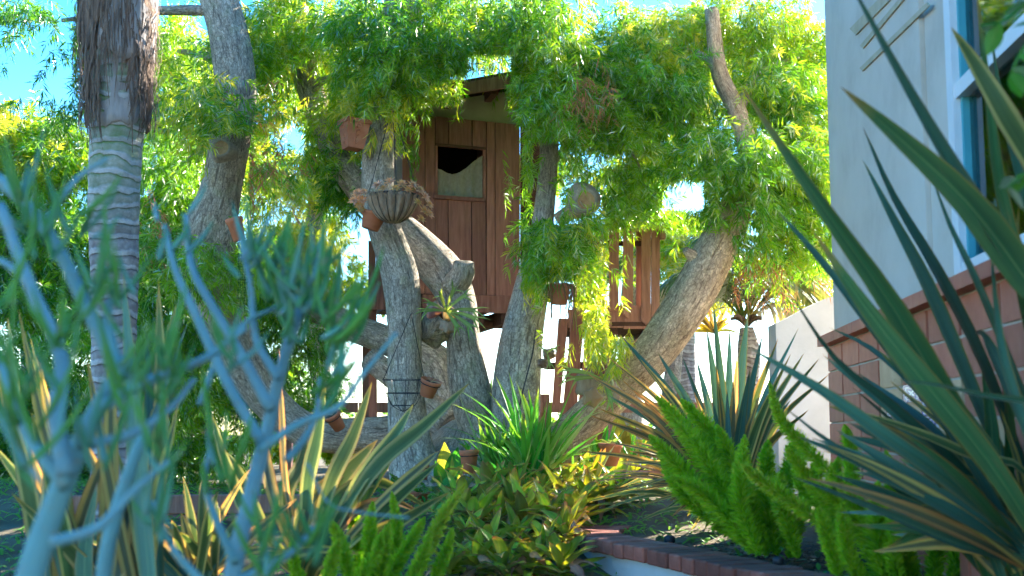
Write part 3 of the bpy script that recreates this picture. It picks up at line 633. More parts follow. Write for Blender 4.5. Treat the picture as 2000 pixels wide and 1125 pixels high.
# px, py, distance, half width px, half height px, half depth m, twigs, tint (leaf tone, with sunlit clumps coloured yellower)
left_crown = [(330, 120, 9.0, 90, 150, 0.7, 900, .62), (345, 330, 9.0, 80, 130, 0.6, 800, .42), (350, 500, 8.9, 90, 90, 0.5, 700, .35),
              (400, 190, 7.4, 45, 55, 0.2, 190, .58), (425, 235, 7.35, 40, 35, 0.15, 120, .62), (330, 640, 8.9, 90, 110, 0.5, 550, .36), (350, 760, 8.8, 110, 70, 0.4, 420, .42),
              (410, 520, 7.6, 60, 45, 0.2, 210, .5), (110, 60, 7.6, 120, 110, 0.4, 330, .18), (30, 20, 7.8, 60, 40, 0.3, 120, .15), (140, 190, 7.7, 40, 60, 0.25, 90, .2),
              (505, 120, 8.3, 70, 130, 0.5, 520, .58), (510, 300, 8.6, 50, 90, 0.4, 230, .40), (520, 560, 9.2, 90, 100, 0.4, 360, .30), (560, 660, 9.6, 90, 80, 0.4, 420, .24), (480, 760, 9.4, 90, 70, 0.4, 380, .26), (610, 750, 9.8, 60, 60, 0.4, 180, .3), (200, 700, 9.3, 110, 90, 0.4, 420, .24), (420, 880, 9.2, 80, 50, .4, 200, .3), (300, 420, 9.4, 70, 150, 0.5, 420, .35), (440, 640, 9.3, 70, 70, 0.4, 240, .22)]
mid_crown = [(630, 60, 8.6, 130, 90, 0.7, 800, .62), (640, 240, 8.7, 70, 100, 0.4, 420, .58), (700, 170, 8.2, 70, 90, 0.4, 460, .62), (560, 20, 8.5, 90, 60, 0.5, 320, .5),
             (740, 30, 7.6, 110, 80, 0.4, 430, .36), (760, 150, 7.6, 60, 80, 0.3, 330, .60), (740, 215, 7.6, 45, 30, 0.15, 120, .78), (880, 70, 8.0, 140, 90, 0.5, 700, .42), (850, 120, 7.7, 90, 60, 0.3, 330, .5),
             (880, 185, 8.3, 85, 26, 0.15, 260, .60), (800, 190, 8.3, 60, 24, 0.15, 150, .56), (960, 60, 8.6, 100, 110, 0.6, 600, .50), (812, 290, 8.5, 34, 56, 0.12, 190, .30), (790, 250, 8.2, 22, 26, 0.1, 40, .85),
             (692, 340, 8.6, 44, 60, 0.15, 280, .16), (650, 310, 8.6, 30, 40, 0.15, 100, .5)]
right_crown = [(1060, 60, 8.0, 120, 120, 0.6, 1000, .44), (1070, 180, 7.7, 70, 100, 0.35, 430, .50), (1085, 290, 7.75, 60, 80, 0.25, 190, .46), (1000, 290, 8.3, 30, 60, 0.15, 150, .38), (985, 330, 8.2, 45, 30, 0.12, 120, .42), (1000, 440, 8.4, 24, 60, 0.1, 90, .35),
               (1180, 120, 8.6, 120, 130, 0.7, 1000, .50), (1190, 260, 8.3, 110, 100, 0.5, 560, .48), (1250, 370, 8.2, 90, 55, 0.4, 300, .46), (1180, 370, 8.3, 70, 60, 0.3, 180, .50), (1220, 450, 8.1, 60, 45, 0.25, 210, .62),
               (1090, 460, 7.6, 75, 60, 0.25, 440, .50), (1050, 520, 7.55, 65, 50, 0.25, 230, .52), (1135, 520, 7.6, 50, 50, 0.2, 160, .55), (1185, 610, 7.5, 48, 48, 0.2, 260, .84), (1170, 650, 7.5, 32, 30, 0.15, 100, .70), (1230, 500, 7.8, 40, 30, 0.15, 100, .74),
               (1310, 90, 8.8, 130, 120, 0.7, 950, .64), (1330, 260, 8.6, 90, 80, 0.5, 520, .50), (1440, 60, 9.0, 130, 80, 0.6, 800, .66), (1560, 90, 9.0, 100, 110, 0.6, 800, .58), (1480, 180, 8.4, 110, 80, 0.4, 620, .44), (1580, 240, 8.5, 80, 90, 0.4, 560, .48),
               (1420, 320, 7.7, 85, 55, 0.35, 560, .46), (1540, 330, 8.0, 110, 75, 0.4, 760, .52), (1460, 400, 7.6, 70, 55, 0.25, 360, .36), (1590, 430, 8.2, 70, 80, 0.4, 400, .56), (1520, 470, 8.2, 60, 45, 0.3, 140, .60), (1330, 420, 8.9, 60, 50, 0.3, 160, .66), (1290, 180, 8.2, 80, 60, 0.4, 360, .42)]
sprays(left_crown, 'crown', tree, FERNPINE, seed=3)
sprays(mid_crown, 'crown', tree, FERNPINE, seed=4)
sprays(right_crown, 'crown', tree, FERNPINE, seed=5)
# small dead sprays caught in the crown
for i, (px, py, d, rx, ry, c) in enumerate([(515, 300, 7.7, 22, 52, 90), (500, 330, 7.75, 12, 45, 40), (1152, 165, 7.55, 16, 40, 40), (530, 180, 7.9, 12, 40, 30), (288, 430, 8.5, 14, 22, 26), (1500, 500, 8.0, 34, 24, 50)]):
    o = sprays([(px, py, d, rx, ry, 0.06, c, .5)], 'dead_spray', tree, DRY, leaves=16, L=(0.07, 0.13), W=0.006, twig=0.18, seed=40 + i, hang=1.4)
# twigs: thin limbs that carry the foliage
rr = random.Random(5)
for (a, b, d0, c0, e0, d1, wd) in [(741, 120, 7.8, 640, 60, 8.6, 22), (1074, 200, 8.1, 1190, 120, 8.5, 20), (1078, 80, 8.15, 980, 30, 8.5, 18), (1440, 220, 8.1, 1560, 110, 8.9, 24), (1460, 330, 7.95, 1560, 320, 8.0, 22), (1405, 140, 8.2, 1300, 90, 8.7, 20), (455, 140, 7.8, 350, 100, 8.9, 26), (448, 280, 7.95, 350, 330, 8.9, 18), (610, 180, 8.6, 700, 150, 8.2, 20), (1070, 330, 8.1, 1200, 270, 8.3, 16), (1200, 270, 8.3, 1260, 370, 8.2, 12), (1060, 440, 8.05, 1110, 470, 7.6, 12), (430, 20, 7.8, 120, 40, 7.6, 24), (1075, 150, 8.1, 1320, 250, 8.6, 14), (408, 500, 7.9, 340, 640, 8.9, 16)]:
    mx, my = (a + c0) / 2 + rr.uniform(-20, 20), (b + e0) / 2 - rr.uniform(5, 30)
    trunk([(a, b, d0, wd), (mx, my, (d0 + d1) / 2, wd * .75), (c0, e0, d1, wd * .35)], 'branch', n=14, seg=10, amp=0.03)

# neighbours behind: dense trees on the left, a slim one in the middle
t2 = empty('background_tree', 'dense evergreen behind the palm trunk, its sunlit top coloured yellow', 'tree', loc=tuple(P(60, 840, 11.5)))
trunk([(60, 870, 11.5, 60), (70, 640, 11.4, 46), (60, 420, 11.4, 30), (50, 260, 11.4, 14)], parent=t2, n=20, seg=14)
sprays([(40, 290, 11.0, 100, 90, 0.8, 900, .72), (140, 330, 10.8, 70, 80, 0.6, 500, .62), (30, 430, 11.0, 110, 100, 0.8, 900, .40), (60, 590, 10.6, 130, 110, 0.8, 900, .26), (130, 480, 10.6, 80, 100, 0.6, 560, .34), (60, 760, 10.2, 150, 100, 0.7, 700, .22), (30, 900, 9.6, 130, 90, 0.6, 600, .2), (190, 860, 9.6, 90, 90, 0.6, 400, .2), (320, 880, 9.4, 70, 70, 0.5, 260, .3), (240, 620, 10.6, 80, 150, 0.6, 560, .28), (-60, 500, 11, 80, 200, 0.8, 500, .3)], 'crown', t2, FERNPINE, seed=8, L=(0.09, 0.14), W=0.014, twig=0.2, hang=-0.1)  # sun on the upper sprays is put into their yellow tint
t3 = empty('background_tree', 'slim sunlit tree with yellow-green leaves seen between the trunks', 'tree', loc=tuple(P(610, 850, 12.5)))
trunk([(640, 860, 12.5, 44), (612, 600, 12.5, 36), (608, 480, 12.5, 34), (630, 330, 12.5, 26), (640, 180, 12.5, 18)], parent=t3, n=20, seg=14)
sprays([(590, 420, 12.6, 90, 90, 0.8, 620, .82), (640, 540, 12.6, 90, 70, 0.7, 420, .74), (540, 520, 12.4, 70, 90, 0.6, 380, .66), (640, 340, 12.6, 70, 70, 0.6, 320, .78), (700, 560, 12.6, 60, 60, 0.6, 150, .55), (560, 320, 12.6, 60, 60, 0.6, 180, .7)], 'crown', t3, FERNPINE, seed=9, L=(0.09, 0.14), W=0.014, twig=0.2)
t4 = empty('background_tree', 'low sunlit tree with pale leaves behind the leaning trunk', 'tree', loc=tuple(P(1330, 850, 12.5)))
trunk([(1300, 860, 12.5, 40), (1320, 660, 12.5, 30), (1330, 500, 12.5, 20), (1340, 420, 12.5, 10)], parent=t4, n=16, seg=12)
sprays([(1330, 480, 12.3, 60, 60, 0.6, 200, .80), (1260, 420, 12.6, 70, 60, 0.6, 200, .62), (1590, 560, 12.2, 60, 50, 0.5, 140, .8), (1400, 430, 12.6, 60, 50, 0.5, 130, .6)], 'crown', t4, FERNPINE, seed=10, L=(0.09, 0.14), W=0.014, twig=0.2)

t5 = empty('background_tree', 'tall bright yellow-green tree filling the gap behind the scarred left trunk', 'tree', loc=tuple(P(380, 850, 14)))
trunk([(390, 870, 14, 60), (380, 640, 14, 46), (400, 400, 14, 34), (390, 160, 14, 20)], parent=t5, n=20, seg=14)
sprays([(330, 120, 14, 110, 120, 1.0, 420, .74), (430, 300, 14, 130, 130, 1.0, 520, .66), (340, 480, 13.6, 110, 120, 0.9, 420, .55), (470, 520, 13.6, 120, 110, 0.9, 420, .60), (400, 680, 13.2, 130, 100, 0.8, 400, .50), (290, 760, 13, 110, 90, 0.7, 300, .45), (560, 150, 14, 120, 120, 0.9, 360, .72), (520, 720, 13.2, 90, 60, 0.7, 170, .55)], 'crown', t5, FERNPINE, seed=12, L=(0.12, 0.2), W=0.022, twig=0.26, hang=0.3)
t6 = empty('background_tree', 'pale sunlit tree behind the right half of the crown', 'tree', loc=tuple(P(1230, 850, 15)))
trunk([(1235, 870, 15, 50), (1230, 640, 15, 40), (1240, 400, 15, 30), (1250, 160, 15, 18)], parent=t6, n=20, seg=14)
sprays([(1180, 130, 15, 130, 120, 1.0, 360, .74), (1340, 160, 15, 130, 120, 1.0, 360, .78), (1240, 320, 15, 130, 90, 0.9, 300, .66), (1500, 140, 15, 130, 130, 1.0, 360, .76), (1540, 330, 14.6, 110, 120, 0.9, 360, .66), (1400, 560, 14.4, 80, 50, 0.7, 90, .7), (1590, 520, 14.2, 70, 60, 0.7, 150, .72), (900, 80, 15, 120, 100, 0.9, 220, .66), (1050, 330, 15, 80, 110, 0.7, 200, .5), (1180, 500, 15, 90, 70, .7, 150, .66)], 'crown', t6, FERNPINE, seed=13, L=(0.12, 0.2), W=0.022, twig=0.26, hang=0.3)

# clipped hedge closing the garden far behind the fence
for hx, hy, hd, hw, lab in ((150, 862, 17.0, 260, 'clipped hedge far behind the left trunks'), (620, 866, 17.5, 240, 'clipped hedge seen low between the middle trunks'), (1060, 868, 17.2, 230, 'clipped hedge far behind the leaning planks'), (1480, 864, 17.0, 240, 'clipped hedge far behind the raised bed')):
    hg = empty('hedge', lab, 'hedge', 'clipped hedges behind the garden', loc=tuple(P(hx, 960, hd)))
    trunk([(hx - 60, 960, hd, 20), (hx - 50, 860, hd, 12)], 'stem', parent=hg, n=8, seg=8); trunk([(hx + 70, 960, hd, 20), (hx + 60, 860, hd, 12)], 'stem', parent=hg, n=8, seg=8)
    sprays([(hx - 120, hy, hd, hw / 2, 60, 0.6, 500, .35), (hx + 110, hy, hd, hw / 2, 60, 0.6, 500, .35), (hx, hy - 4, hd, hw / 2, 60, .6, 400, .4)], 'foliage', hg, FERNPINE, seed=hx, L=(0.10, 0.16), W=0.03, twig=0.2, hang=-0.3)
# ------------------------------------------------------------------ the treehouse
th = empty('treehouse', 'reddish brown board treehouse with a curtained window up in the tree', 'treehouse', loc=tuple(P(900, 640, 9.2)))
FA = math.radians(15); FN = np.array([math.sin(FA), -math.cos(FA), 0]); FP0 = P(785, 580, 8.85)   # front face, its right end farther back
def Fp(px, py, off=0.0): return on_plane(px, py, FP0 + FN * off, FN)
def plank(corners, thick, name='plank', mat=WOOD, parent=th, off=0.0, plane=Fp):
    c = [plane(x, y, off) for x, y in corners]; V, F = prism(c, thick); return mesh(name, V, F, mat, parent, smooth=False)
def topy(x): return 221 + (x - 785) * 0.098
def boty(x): return 573 + (x - 785) * 0.02
g = 0.9
for (a, b) in ((785, 830), (830, 850), (950, 967), (967, 1016)):
    plank([(a + g, topy(a)), (b - g, topy(b)), (b - g * .7, boty(b)), (a + g, boty(a))], 0.022, off=U(-0.002, 0.002))
for (a, b) in ((850, 876), (876, 922), (922, 950)):
    plank([(a + g, topy(a)), (b - g, topy(b)), (b - g, 284 + (b - 850) * .09), (a + g, 284 + (a - 850) * .09)], 0.022, off=U(-0.002, 0.002))
    plank([(a - 1 + g, 386 + (a - 850) * .06), (b - 1 - g, 386 + (b - 850) * .06), (b - g, boty(b)), (a + g, boty(a))], 0.022, off=U(-0.002, 0.002))
# window in the boards
wf = plank([(850, 283.5), (949, 292.4), (949, 287.5), (850, 279)], 0.03, 'window', WOOD_D, off=0.006)
for cs in ([(850, 284.2), (855, 284.6), (855, 385), (850, 385)], [(944, 292.4), (949, 292.8), (949, 390), (944, 390)]):
    o = plank(cs, 0.05, 'frame', WOOD, wf, off=0.004)
plank([(847, 380), (948, 387), (948, 394), (847, 387)], 0.05, 'sill', WOOD, wf, off=0.03)
xs = np.linspace(855, 944, 26); top_ = np.interp(xs, [852, 862, 872, 884, 896, 910, 925, 936, 948], [331, 334, 340, 343, 340, 331, 318, 310, 304])
V = []
for r in range(6):
    for i, x in enumerate(xs):
        yb = 386; V.append(Fp(x, top_[i] + (yb - top_[i]) * r / 5, -0.03 + 0.013 * math.sin(i * 1.1 + .4 * math.sin(i * .7)) * (1 - 0.4 * r / 5)))
mesh('curtain', V, [(r * 26 + i, r * 26 + i + 1, (r + 1) * 26 + i + 1, (r + 1) * 26 + i) for r in range(5) for i in range(25)], CURTAIN, wf)
V = []
for r in range(2):
    for i, x in enumerate(xs): V.append(Fp(x, top_[i] - 2.5 + 5 * r, -0.026 + 0.013 * math.sin(i * 1.1 + .4 * math.sin(i * .7))))
mesh('curtain_hem', V, [(i, i + 1, 27 + i, 26 + i) for i in range(25)], CURTAIN, wf)
# the room behind: side walls, floor, back wall with an opening, ceiling
FT = np.array([math.cos(FA), math.sin(FA), 0])
c0 = Fp(787, 575, -0.028); wid = np.dot(Fp(1014, 575, -0.028) - c0, FT); hgt = 1.62; dep = 1.3
def roomslab(o_, du, dn, dz, name, mat=DARK):
    u, n_, z = np.array(o_) ; b = c0 + FT * u - FN * n_ + np.array([0, 0, z])
    V = np.array([b + FT * i * du - FN * j * dn + np.array([0, 0, k * dz]) for i in (0, 1) for j in (0, 1) for k in (0, 1)])
    return mesh(name, V, [(0, 1, 3, 2), (4, 6, 7, 5), (0, 4, 5, 1), (2, 3, 7, 6), (0, 2, 6, 4), (1, 5, 7, 3)], mat, th, smooth=False)
roomslab((0, 0.0, 0.0), 0.02, dep, 1.30, 'side_wall', WOOD); roomslab((wid - 0.02, 0.0, 0), 0.02, dep, hgt, 'side_wall', WOOD)
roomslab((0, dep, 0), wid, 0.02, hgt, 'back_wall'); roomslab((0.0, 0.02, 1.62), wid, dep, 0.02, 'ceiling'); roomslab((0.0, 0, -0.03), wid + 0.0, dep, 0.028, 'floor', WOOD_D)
# gable panel, roof with fascia and rafters
plank([(790, 214), (880, 196), (1030, 172), (1030, 246), (790, 223)], 0.015, 'gable_panel', GABLE, off=-0.028)
def rp(px, py, dn): return Fp(px, py, 0.22) - FN * dn
V = np.array([rp(772, 193, 0), rp(1060, 139, 0), rp(1060, 139, 2.0), rp(772, 193, 2.0)]); V = np.vstack([V, V + [0, 0, 0.045]])
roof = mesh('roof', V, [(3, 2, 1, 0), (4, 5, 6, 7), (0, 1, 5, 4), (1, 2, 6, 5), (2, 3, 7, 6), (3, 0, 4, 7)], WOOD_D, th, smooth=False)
plank([(772, 186), (1060, 133), (1060, 160), (772, 206)], 0.03, 'fascia', WOOD, roof, off=0.25)
for t_ in (0.1, 0.4, 0.7, 0.97):
    a = Fp(778 + 270 * t_, 207 - 46 * t_, 0.2); V, F = box(a - FN * 0.6 - np.array([0, 0, 0.0]), (0.05, 1.2, 0.07), FA); mesh('rafter', V, F, WOOD_D, roof, smooth=False)
plank([(1017, 236), (1050, 236), (1050, 590), (1017, 590)], 0.02, 'porch_wall', WOOD_D, off=-0.45)
plank([(1050.6, 236), (1082, 236), (1082, 590), (1050.6, 590)], 0.02, 'porch_wall', WOOD_D, off=-0.45)
# skirting board and floor joists
plank([(826, 575), (1013, 577.5), (1012, 612), (826, 607)], 0.04, 'skirt_board', WOOD, off=0.012)
for (xa, d_) in ((838, .12), (888, .12), (938, .12), (985, .12)):
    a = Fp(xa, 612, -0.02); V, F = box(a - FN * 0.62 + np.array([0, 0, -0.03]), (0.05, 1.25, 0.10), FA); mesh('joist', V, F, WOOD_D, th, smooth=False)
a = Fp(840, 625, -0.3); b = Fp(1060, 632, -0.3); V, F, uv = tube([a, b], [0.05, 0.05], 4, 8); mesh('beam', V, F, WOOD_D, th, uv=uv)
# deck with picket rail on the right
DP0 = P(1200, 620, 8.75); DN = np.array([0.05, -1, 0]); DN = nrm(DN)
def Dp(px, py, off=0.0): return on_plane(px, py, DP0 + DN * off, DN)
rail = plank([(1120, 437), (1298, 439), (1298, 447), (1120, 445)], 0.10, 'top_rail', WOOD_L, plane=Dp, off=0.03)
plank([(1288, 440), (1301, 440), (1300, 466), (1291, 466)], 0.06, 'rail_end', WOOD_L, plane=Dp, off=0.034)
plank([(1120, 470), (1288, 471), (1288, 480), (1120, 479)], 0.035, 'rail', WOOD_D, plane=Dp, off=-0.026)
plank([(1120, 596), (1288, 597), (1288, 608), (1120, 607)], 0.035, 'rail', WOOD_L, plane=Dp, off=-0.026)
for (a, b, yb, pt) in ((1122, 1137, 600, 0), (1139, 1158.3, 601, 0), (1160.5, 1182, 601, 0), (1190.5, 1209, 604, 0), (1217.5, 1237, 622, 1), (1253, 1271.5, 635, 1), (1272.6, 1289, 631, 0)):
    cs = [(a, 446.5), (b, 446.5), (b - .5, yb - 9 * pt)] + ([((a + b) / 2, yb)] if pt else []) + [(a - .5, yb - 9 * pt)]
    plank(cs, 0.022, 'picket', WOOD_L, plane=Dp, off=U(0.0, 0.006))
plank([(1243, 446.5), (1252, 446.5), (1252, 600), (1243, 600)], 0.03, 'picket', WOOD_L, plane=Dp, off=-0.06)
plank([(1222, 600), (1291, 602), (1290, 642), (1218, 642)], 0.03, 'skirt_board', WOOD_L, plane=Dp, off=-0.024)
plank([(1110, 604), (1221, 604), (1217, 640), (1110, 640)], 0.03, 'skirt_board', WOOD_L, plane=Dp, off=-0.028)
a = Dp(1105, 641, -0.03); b = Dp(1290, 641, -0.03)
for i in range(7):
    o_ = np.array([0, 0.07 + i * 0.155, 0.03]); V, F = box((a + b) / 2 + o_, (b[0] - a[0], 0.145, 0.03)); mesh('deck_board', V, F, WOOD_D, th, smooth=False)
for x in (1130, 1200, 1270):
    c = Dp(x, 640, -0.05); V, F = box(c + np.array([0, 0.5, -0.045]), (0.05, 1.0, 0.10)); mesh('joist', V, F, WOOD_D, th, smooth=False)
plank([(1230, 672), (1282, 634), (1292, 640), (1240, 684)], 0.05, 'brace', WOOD_L, plane=Dp, off=-0.02)
# leaning boards that close the space under the deck, with a rung
for cs in ([(1091, 622), (1110, 622), (1094, 790), (1079, 790)], [(1117, 622), (1141, 622), (1126, 806), (1098, 812)], [(1146, 640), (1167, 640), (1150, 792), (1129, 800)]):
    plank(cs, 0.03, 'leaning_plank', WOOD, plane=Dp, off=U(-0.04, -0.01))
plank([(1067, 708), (1150, 706), (1150, 720), (1067, 722)], 0.03, 'rung', WOOD_D, plane=Dp, off=-0.09)
for (a, b) in ((720, 734), (735, 748), (749, 764)):
    plank([(a, 470), (b, 470), (b, 604), (a, 604)], 0.02, 'side_board', WOOD, off=-0.5)
# post under the treehouse and fence far behind
for (x, d_) in ((722, 9.6), (1182, 9.6)):
    a, b = P(x, 600, d_), P(x, 860, d_); V, F, uv = tube([a, b], [0.055, 0.06], 4, 4); mesh('post', V, F, WOOD, th, smooth=False, uv=uv)

fen = empty('wooden_fence', 'brown rail fence standing behind the tree trunks', 'fence', loc=tuple(P(900, 900, 11.5)))
for x in (560, 852, 1062, 1330):
    a, b = P(x, 770, 11.5), P(x, 935, 11.5); V, F = box((a + b) / 2, (0.11, 0.09, a[2] - b[2])); mesh('post', V, F, WOOD_L, fen, smooth=False)
for (ya, yb) in ((786, 806),):
    xs_ = (520, 700, 852, 1062, 1200, 1400)
    for xa, xb in zip(xs_[:-1], xs_[1:]):
        a, b = P(xa + 1, ya, 11.42), P(xb - 1, yb, 11.42); V, F = box((a + b) / 2, (b[0] - a[0], 0.04, a[2] - b[2])); mesh('rail', V, F, WOOD_L, fen, smooth=False)

# ------------------------------------------------------------------ palm trunk
palm = empty('palm_tree', 'ringed grey palm trunk with ragged brown fibre higher up', 'palm', loc=tuple(P(215, 980, 6.0)))
pts = [(220, 1010, 6.0, 92), (222, 860, 6.0, 82), (222, 700, 6.0, 84), (224, 560, 6.0, 90), (222, 420, 6.0, 98), (226, 300, 6.0, 102), (230, 235, 6.0, 108), (232, 140, 6.0, 122), (232, 0, 6.0, 124), (232, -180, 6.0, 120)]
q = [P(a, b, d) for a, b, d, w_ in pts]; r = [M(d, w_) / 2 for a, b, d, w_ in pts]
V, F, uv = tube(q, r, 150, 36, 0.0)
# ring steps: each old leaf scar bulges
L_ = uv[:, 1]; ctr = crspline(np.array(q), 150)
for i in range(150):
    a = i * 37; l = uv[a, 1]; ph_ = (l / 0.078) % 1.0; k = 1 + 0.028 * (0.5 - ph_) + 0.012 * math.sin(i * 7.3)
    V[a:a + 37] = ctr[i] + (V[a:a + 37] - ctr[i]) * k
mesh('trunk', V, F, PALMBARK, palm, uv=uv)
# overlapping leaf bases (boots)
def boot(px, py, w_, h_, az, lean, mat, name='leaf_base', d=6.0, rk=1.0):
    n, m = 12, 9; V = []; uv = []
    c0 = P(px, py, d); R0 = M(d, w_) / 2
    for i in range(n):
        t = i / (n - 1); wv = (0.22 + 0.78 * min(1, t * 1.5)) if name == 'fibre_sheath' else (1 - 0.42 * t ** 1.5)
        for j in range(m):
            s_ = (j / (m - 1) - 0.5) * 2; a = az + s_ * 1.05 * wv
            r_ = R0 * (rk + lean * t * t + 0.03 * math.sin(j * 2.1 + px)) ; z = (t - (0.10 * (1 - s_ * s_) if True else 0)) * M(d, h_)
            V.append(c0 + np.array([math.cos(a) * r_, math.sin(a) * r_, z + 0.02 * math.sin(j * 1.7 + i)])); uv.append((j / 8, t))
    V = np.array(V); Vn = c0 + (V - c0) * np.array([0.94, 0.94, 1.0]); k = n * m
    F = [(i * m + j, i * m + j + 1, (i + 1) * m + j + 1, (i + 1) * m + j) for i in range(n - 1) for j in range(m - 1)]
    F2 = [tuple(k + x for x in reversed(f)) for f in F]
    rim = [i for i in range(m)] + [i * m + m - 1 for i in range(1, n)] + [(n - 1) * m + j for j in range(m - 2, -1, -1)] + [i * m for i in range(n - 2, 0, -1)]
    F3 = [(rim[i], k + rim[i], k + rim[(i + 1) % len(rim)], rim[(i + 1) % len(rim)]) for i in range(len(rim))]
    return mesh(name, np.vstack([V, Vn]), F + F2 + F3, mat, palm, uv=uv + uv)
hp = math.pi / 2
boot(232, 236, 110, 200, -hp + 0.12, 0.16, BOOT, rk=1.03)
boot(232, 225, 112, 240, -hp - 1.3, 0.22, FIBRE, 'fibre_sheath', rk=1.12)
boot(232, 235, 112, 250, -hp + 1.5, 0.20, FIBRE, 'fibre_sheath', rk=1.10)
boot(232, 110, 122, 200, -hp + 0.75, 0.16, BOOT, rk=1.20)
boot(232, 95, 124, 220, -hp - 0.65, 0.20, FIBRE, 'fibre_sheath', rk=1.26)
boot(232, 120, 122, 220, hp, 0.3, FIBRE, rk=1.06); boot(232, -20, 128, 200, -hp + 0.2, 0.3, FIBRE, rk=1.18); boot(232, -60, 128, 200, hp + .4, 0.3, FIBRE, rk=1.1)
# loose fibre strands
mb = MB()
for i in range(800):
    az = U(math.pi * 0.9, math.pi * 2.1); pz = U(-40, 215)
    if abs(az - math.pi * 1.56) < 0.4 and pz > 110: continue
    c0_ = P(232, pz, 6.0); r_ = M(6.0, 62) * U(1.1, 1.34) * (1.0 if pz < 130 else 0.94)
    a = c0_ + np.array([math.cos(az) * r_, math.sin(az) * r_, 0]); Lf = U(0.06, 0.38) * U(.6, 1); off = np.array([U(-.03, .03), U(-.03, .03), 0])
    pth = [a, a + off * .6 + np.array([math.cos(az), math.sin(az), 0]) * U(-0.005, 0.02) + [0, 0, -Lf * .5], a + off + [0, 0, -Lf] - np.array([math.cos(az), math.sin(az), 0]) * 0.02]
    V, F, uv = strap(pth, U(0.003, 0.009), 5, (math.cos(az), math.sin(az), 0.1), 0.1, prof=[1, 1, .8, .3], across=2); mb.add(V, F, uv)
mb.build('fibre', FIBRE, palm)
# palm crown above the picture's edge is left to a few arching fronds
def frond(base, az, el, L, droop_, parent, tint=0.4, n=34, lw=0.03, ll=0.42, name='frond', lift=0.0):
    d0 = np.array([math.cos(az) * math.cos(el), math.sin(az) * math.cos(el), math.sin(el)]); t = np.linspace(0, 1, 16)
    p = np.asarray(base) + d0 * L * t[:, None] + np.array([0, 0, -1.0]) * droop_ * L * (t ** 2.2)[:, None]
    V, F, uv = tube(p, np.linspace(0.016, 0.003, 16) * (L / 1.6), 16, 5); allV = [V]; allF = list(F); T = [np.full(len(V), min(1, tint + 0.25))]; k = len(V)
    ts = np.linspace(0.12, 0.99, n)
    pp = np.array([np.interp(ts, t, p[:, i]) for i in range(3)]).T; tt = nrm(np.gradient(pp, axis=0))
    for i in range(n):
        sd = nrm(np.cross(tt[i], [0, 0, 1])); lf = ll * math.sin(math.pi * min(1, 0.18 + ts[i] * 0.8)) ** 0.7 * U(0.85, 1.1)
        for s_ in (-1, 1):
            dv = nrm(sd * s_ * 0.8 + tt[i] * 0.55 + np.array([0, 0, U(-.1, .35) + lift])); pth = droop(pp[i], dv, lf, U(0.3, 0.75), 5)
            v, f, _ = strap(pth, lw * U(.8, 1.1), 5, (0.1, 0.2, 1), 0.3, prof=[.5, 1, .9, .55, .05], across=3)
            allV.append(v); allF += [tuple(x + k for x in q_) for q_ in f]; k += len(v); T.append(np.full(len(v), np.clip(tint + random.gauss(0, 0.12), 0, 1)))
    return mesh(name, np.vstack(allV), allF, PALMLEAF, parent, tint=np.concatenate(T))
bp_ = empty('background_palm', 'small feathery palm behind the leaning trunk, fronds hanging in the sun', 'palm', loc=tuple(P(1455, 870, 10.5)))
V, F, uv = tube([P(1462, 900, 10.5), P(1464, 780, 10.5), P(1462, 690, 10.5), P(1458, 640, 10.5)], [0.07, 0.07, 0.10, 0.06], 30, 14, 0.03); mesh('trunk', V, F, PALMBARK, bp_, uv=uv)
b0 = P(1458, 630, 10.5)
for (az, el, L, dr_, ti) in [(0.1, 1.05, 1.5, 0.75, .72), (0.5, 1.2, 1.7, .8, .6), (-0.3, 0.9, 1.2, .8, .8), (-0.7, 1.1, 1.3, .8, .78), (1.6, 1.25, 1.6, .6, .5), (2.4, 1.15, 1.6, .7, .4), (3.0, 1.05, 1.6, .75, .35), (3.4, 0.9, 1.4, .8, .4), (-2.2, 1.2, 1.3, .8, .5), (-1.3, 1.35, 1.2, .6, .62), (0.25, 0.75, 1.0, .9, .85), (2.8, 1.35, 1.9, .6, .3)]:
    frond(b0 + np.array([U(-.04, .04), U(-.04, .04), 0]), az, el, L, dr_, bp_, ti)
# hanging seed strings and stubs of old leaves
for i in range(9):
    a = U(0, 6.28); V, F, uv = strap(droop(b0 + [0, 0, -0.02], (math.cos(a), math.sin(a), 1.1), U(.16, .26), 0.5, 5), 0.06, 6, (0, -1, .4), .4, prof=[1, .8, .6, .45], across=3); mesh('leaf_base', V, F, FIBRE, bp_, uv=uv)
bp2 = empty('background_palm', 'tall blue-green palm far behind the picket rail', 'palm', loc=tuple(P(1345, 870, 14)))
V, F, uv = tube([P(1345, 880, 14.0), P(1340, 700, 14.0), P(1338, 560, 14.0)], [0.12, 0.11, 0.10], 20, 14, 0.02); mesh('trunk', V, F, PALMBARK, bp2, uv=uv)
b1 = P(1338, 545, 14.0)
for (az, el, L, dr_, ti) in [(2.6, 1.2, 1.5, .7, .15), (0.4, 1.25, 1.6, .7, .15), (3.3, 0.9, 1.5, .8, .1), (-0.2, 0.9, 1.5, .8, .2), (-1.4, 1.2, 1.2, .7, .1), (1.5, 1.3, 1.5, .5, .2), (-2.4, 1.0, 1.4, .8, .1), (-0.8, 1.0, 1.4, .8, .15)]:
    frond(b1, az, el, L, dr_, bp2, ti, lw=0.035, ll=0.5)
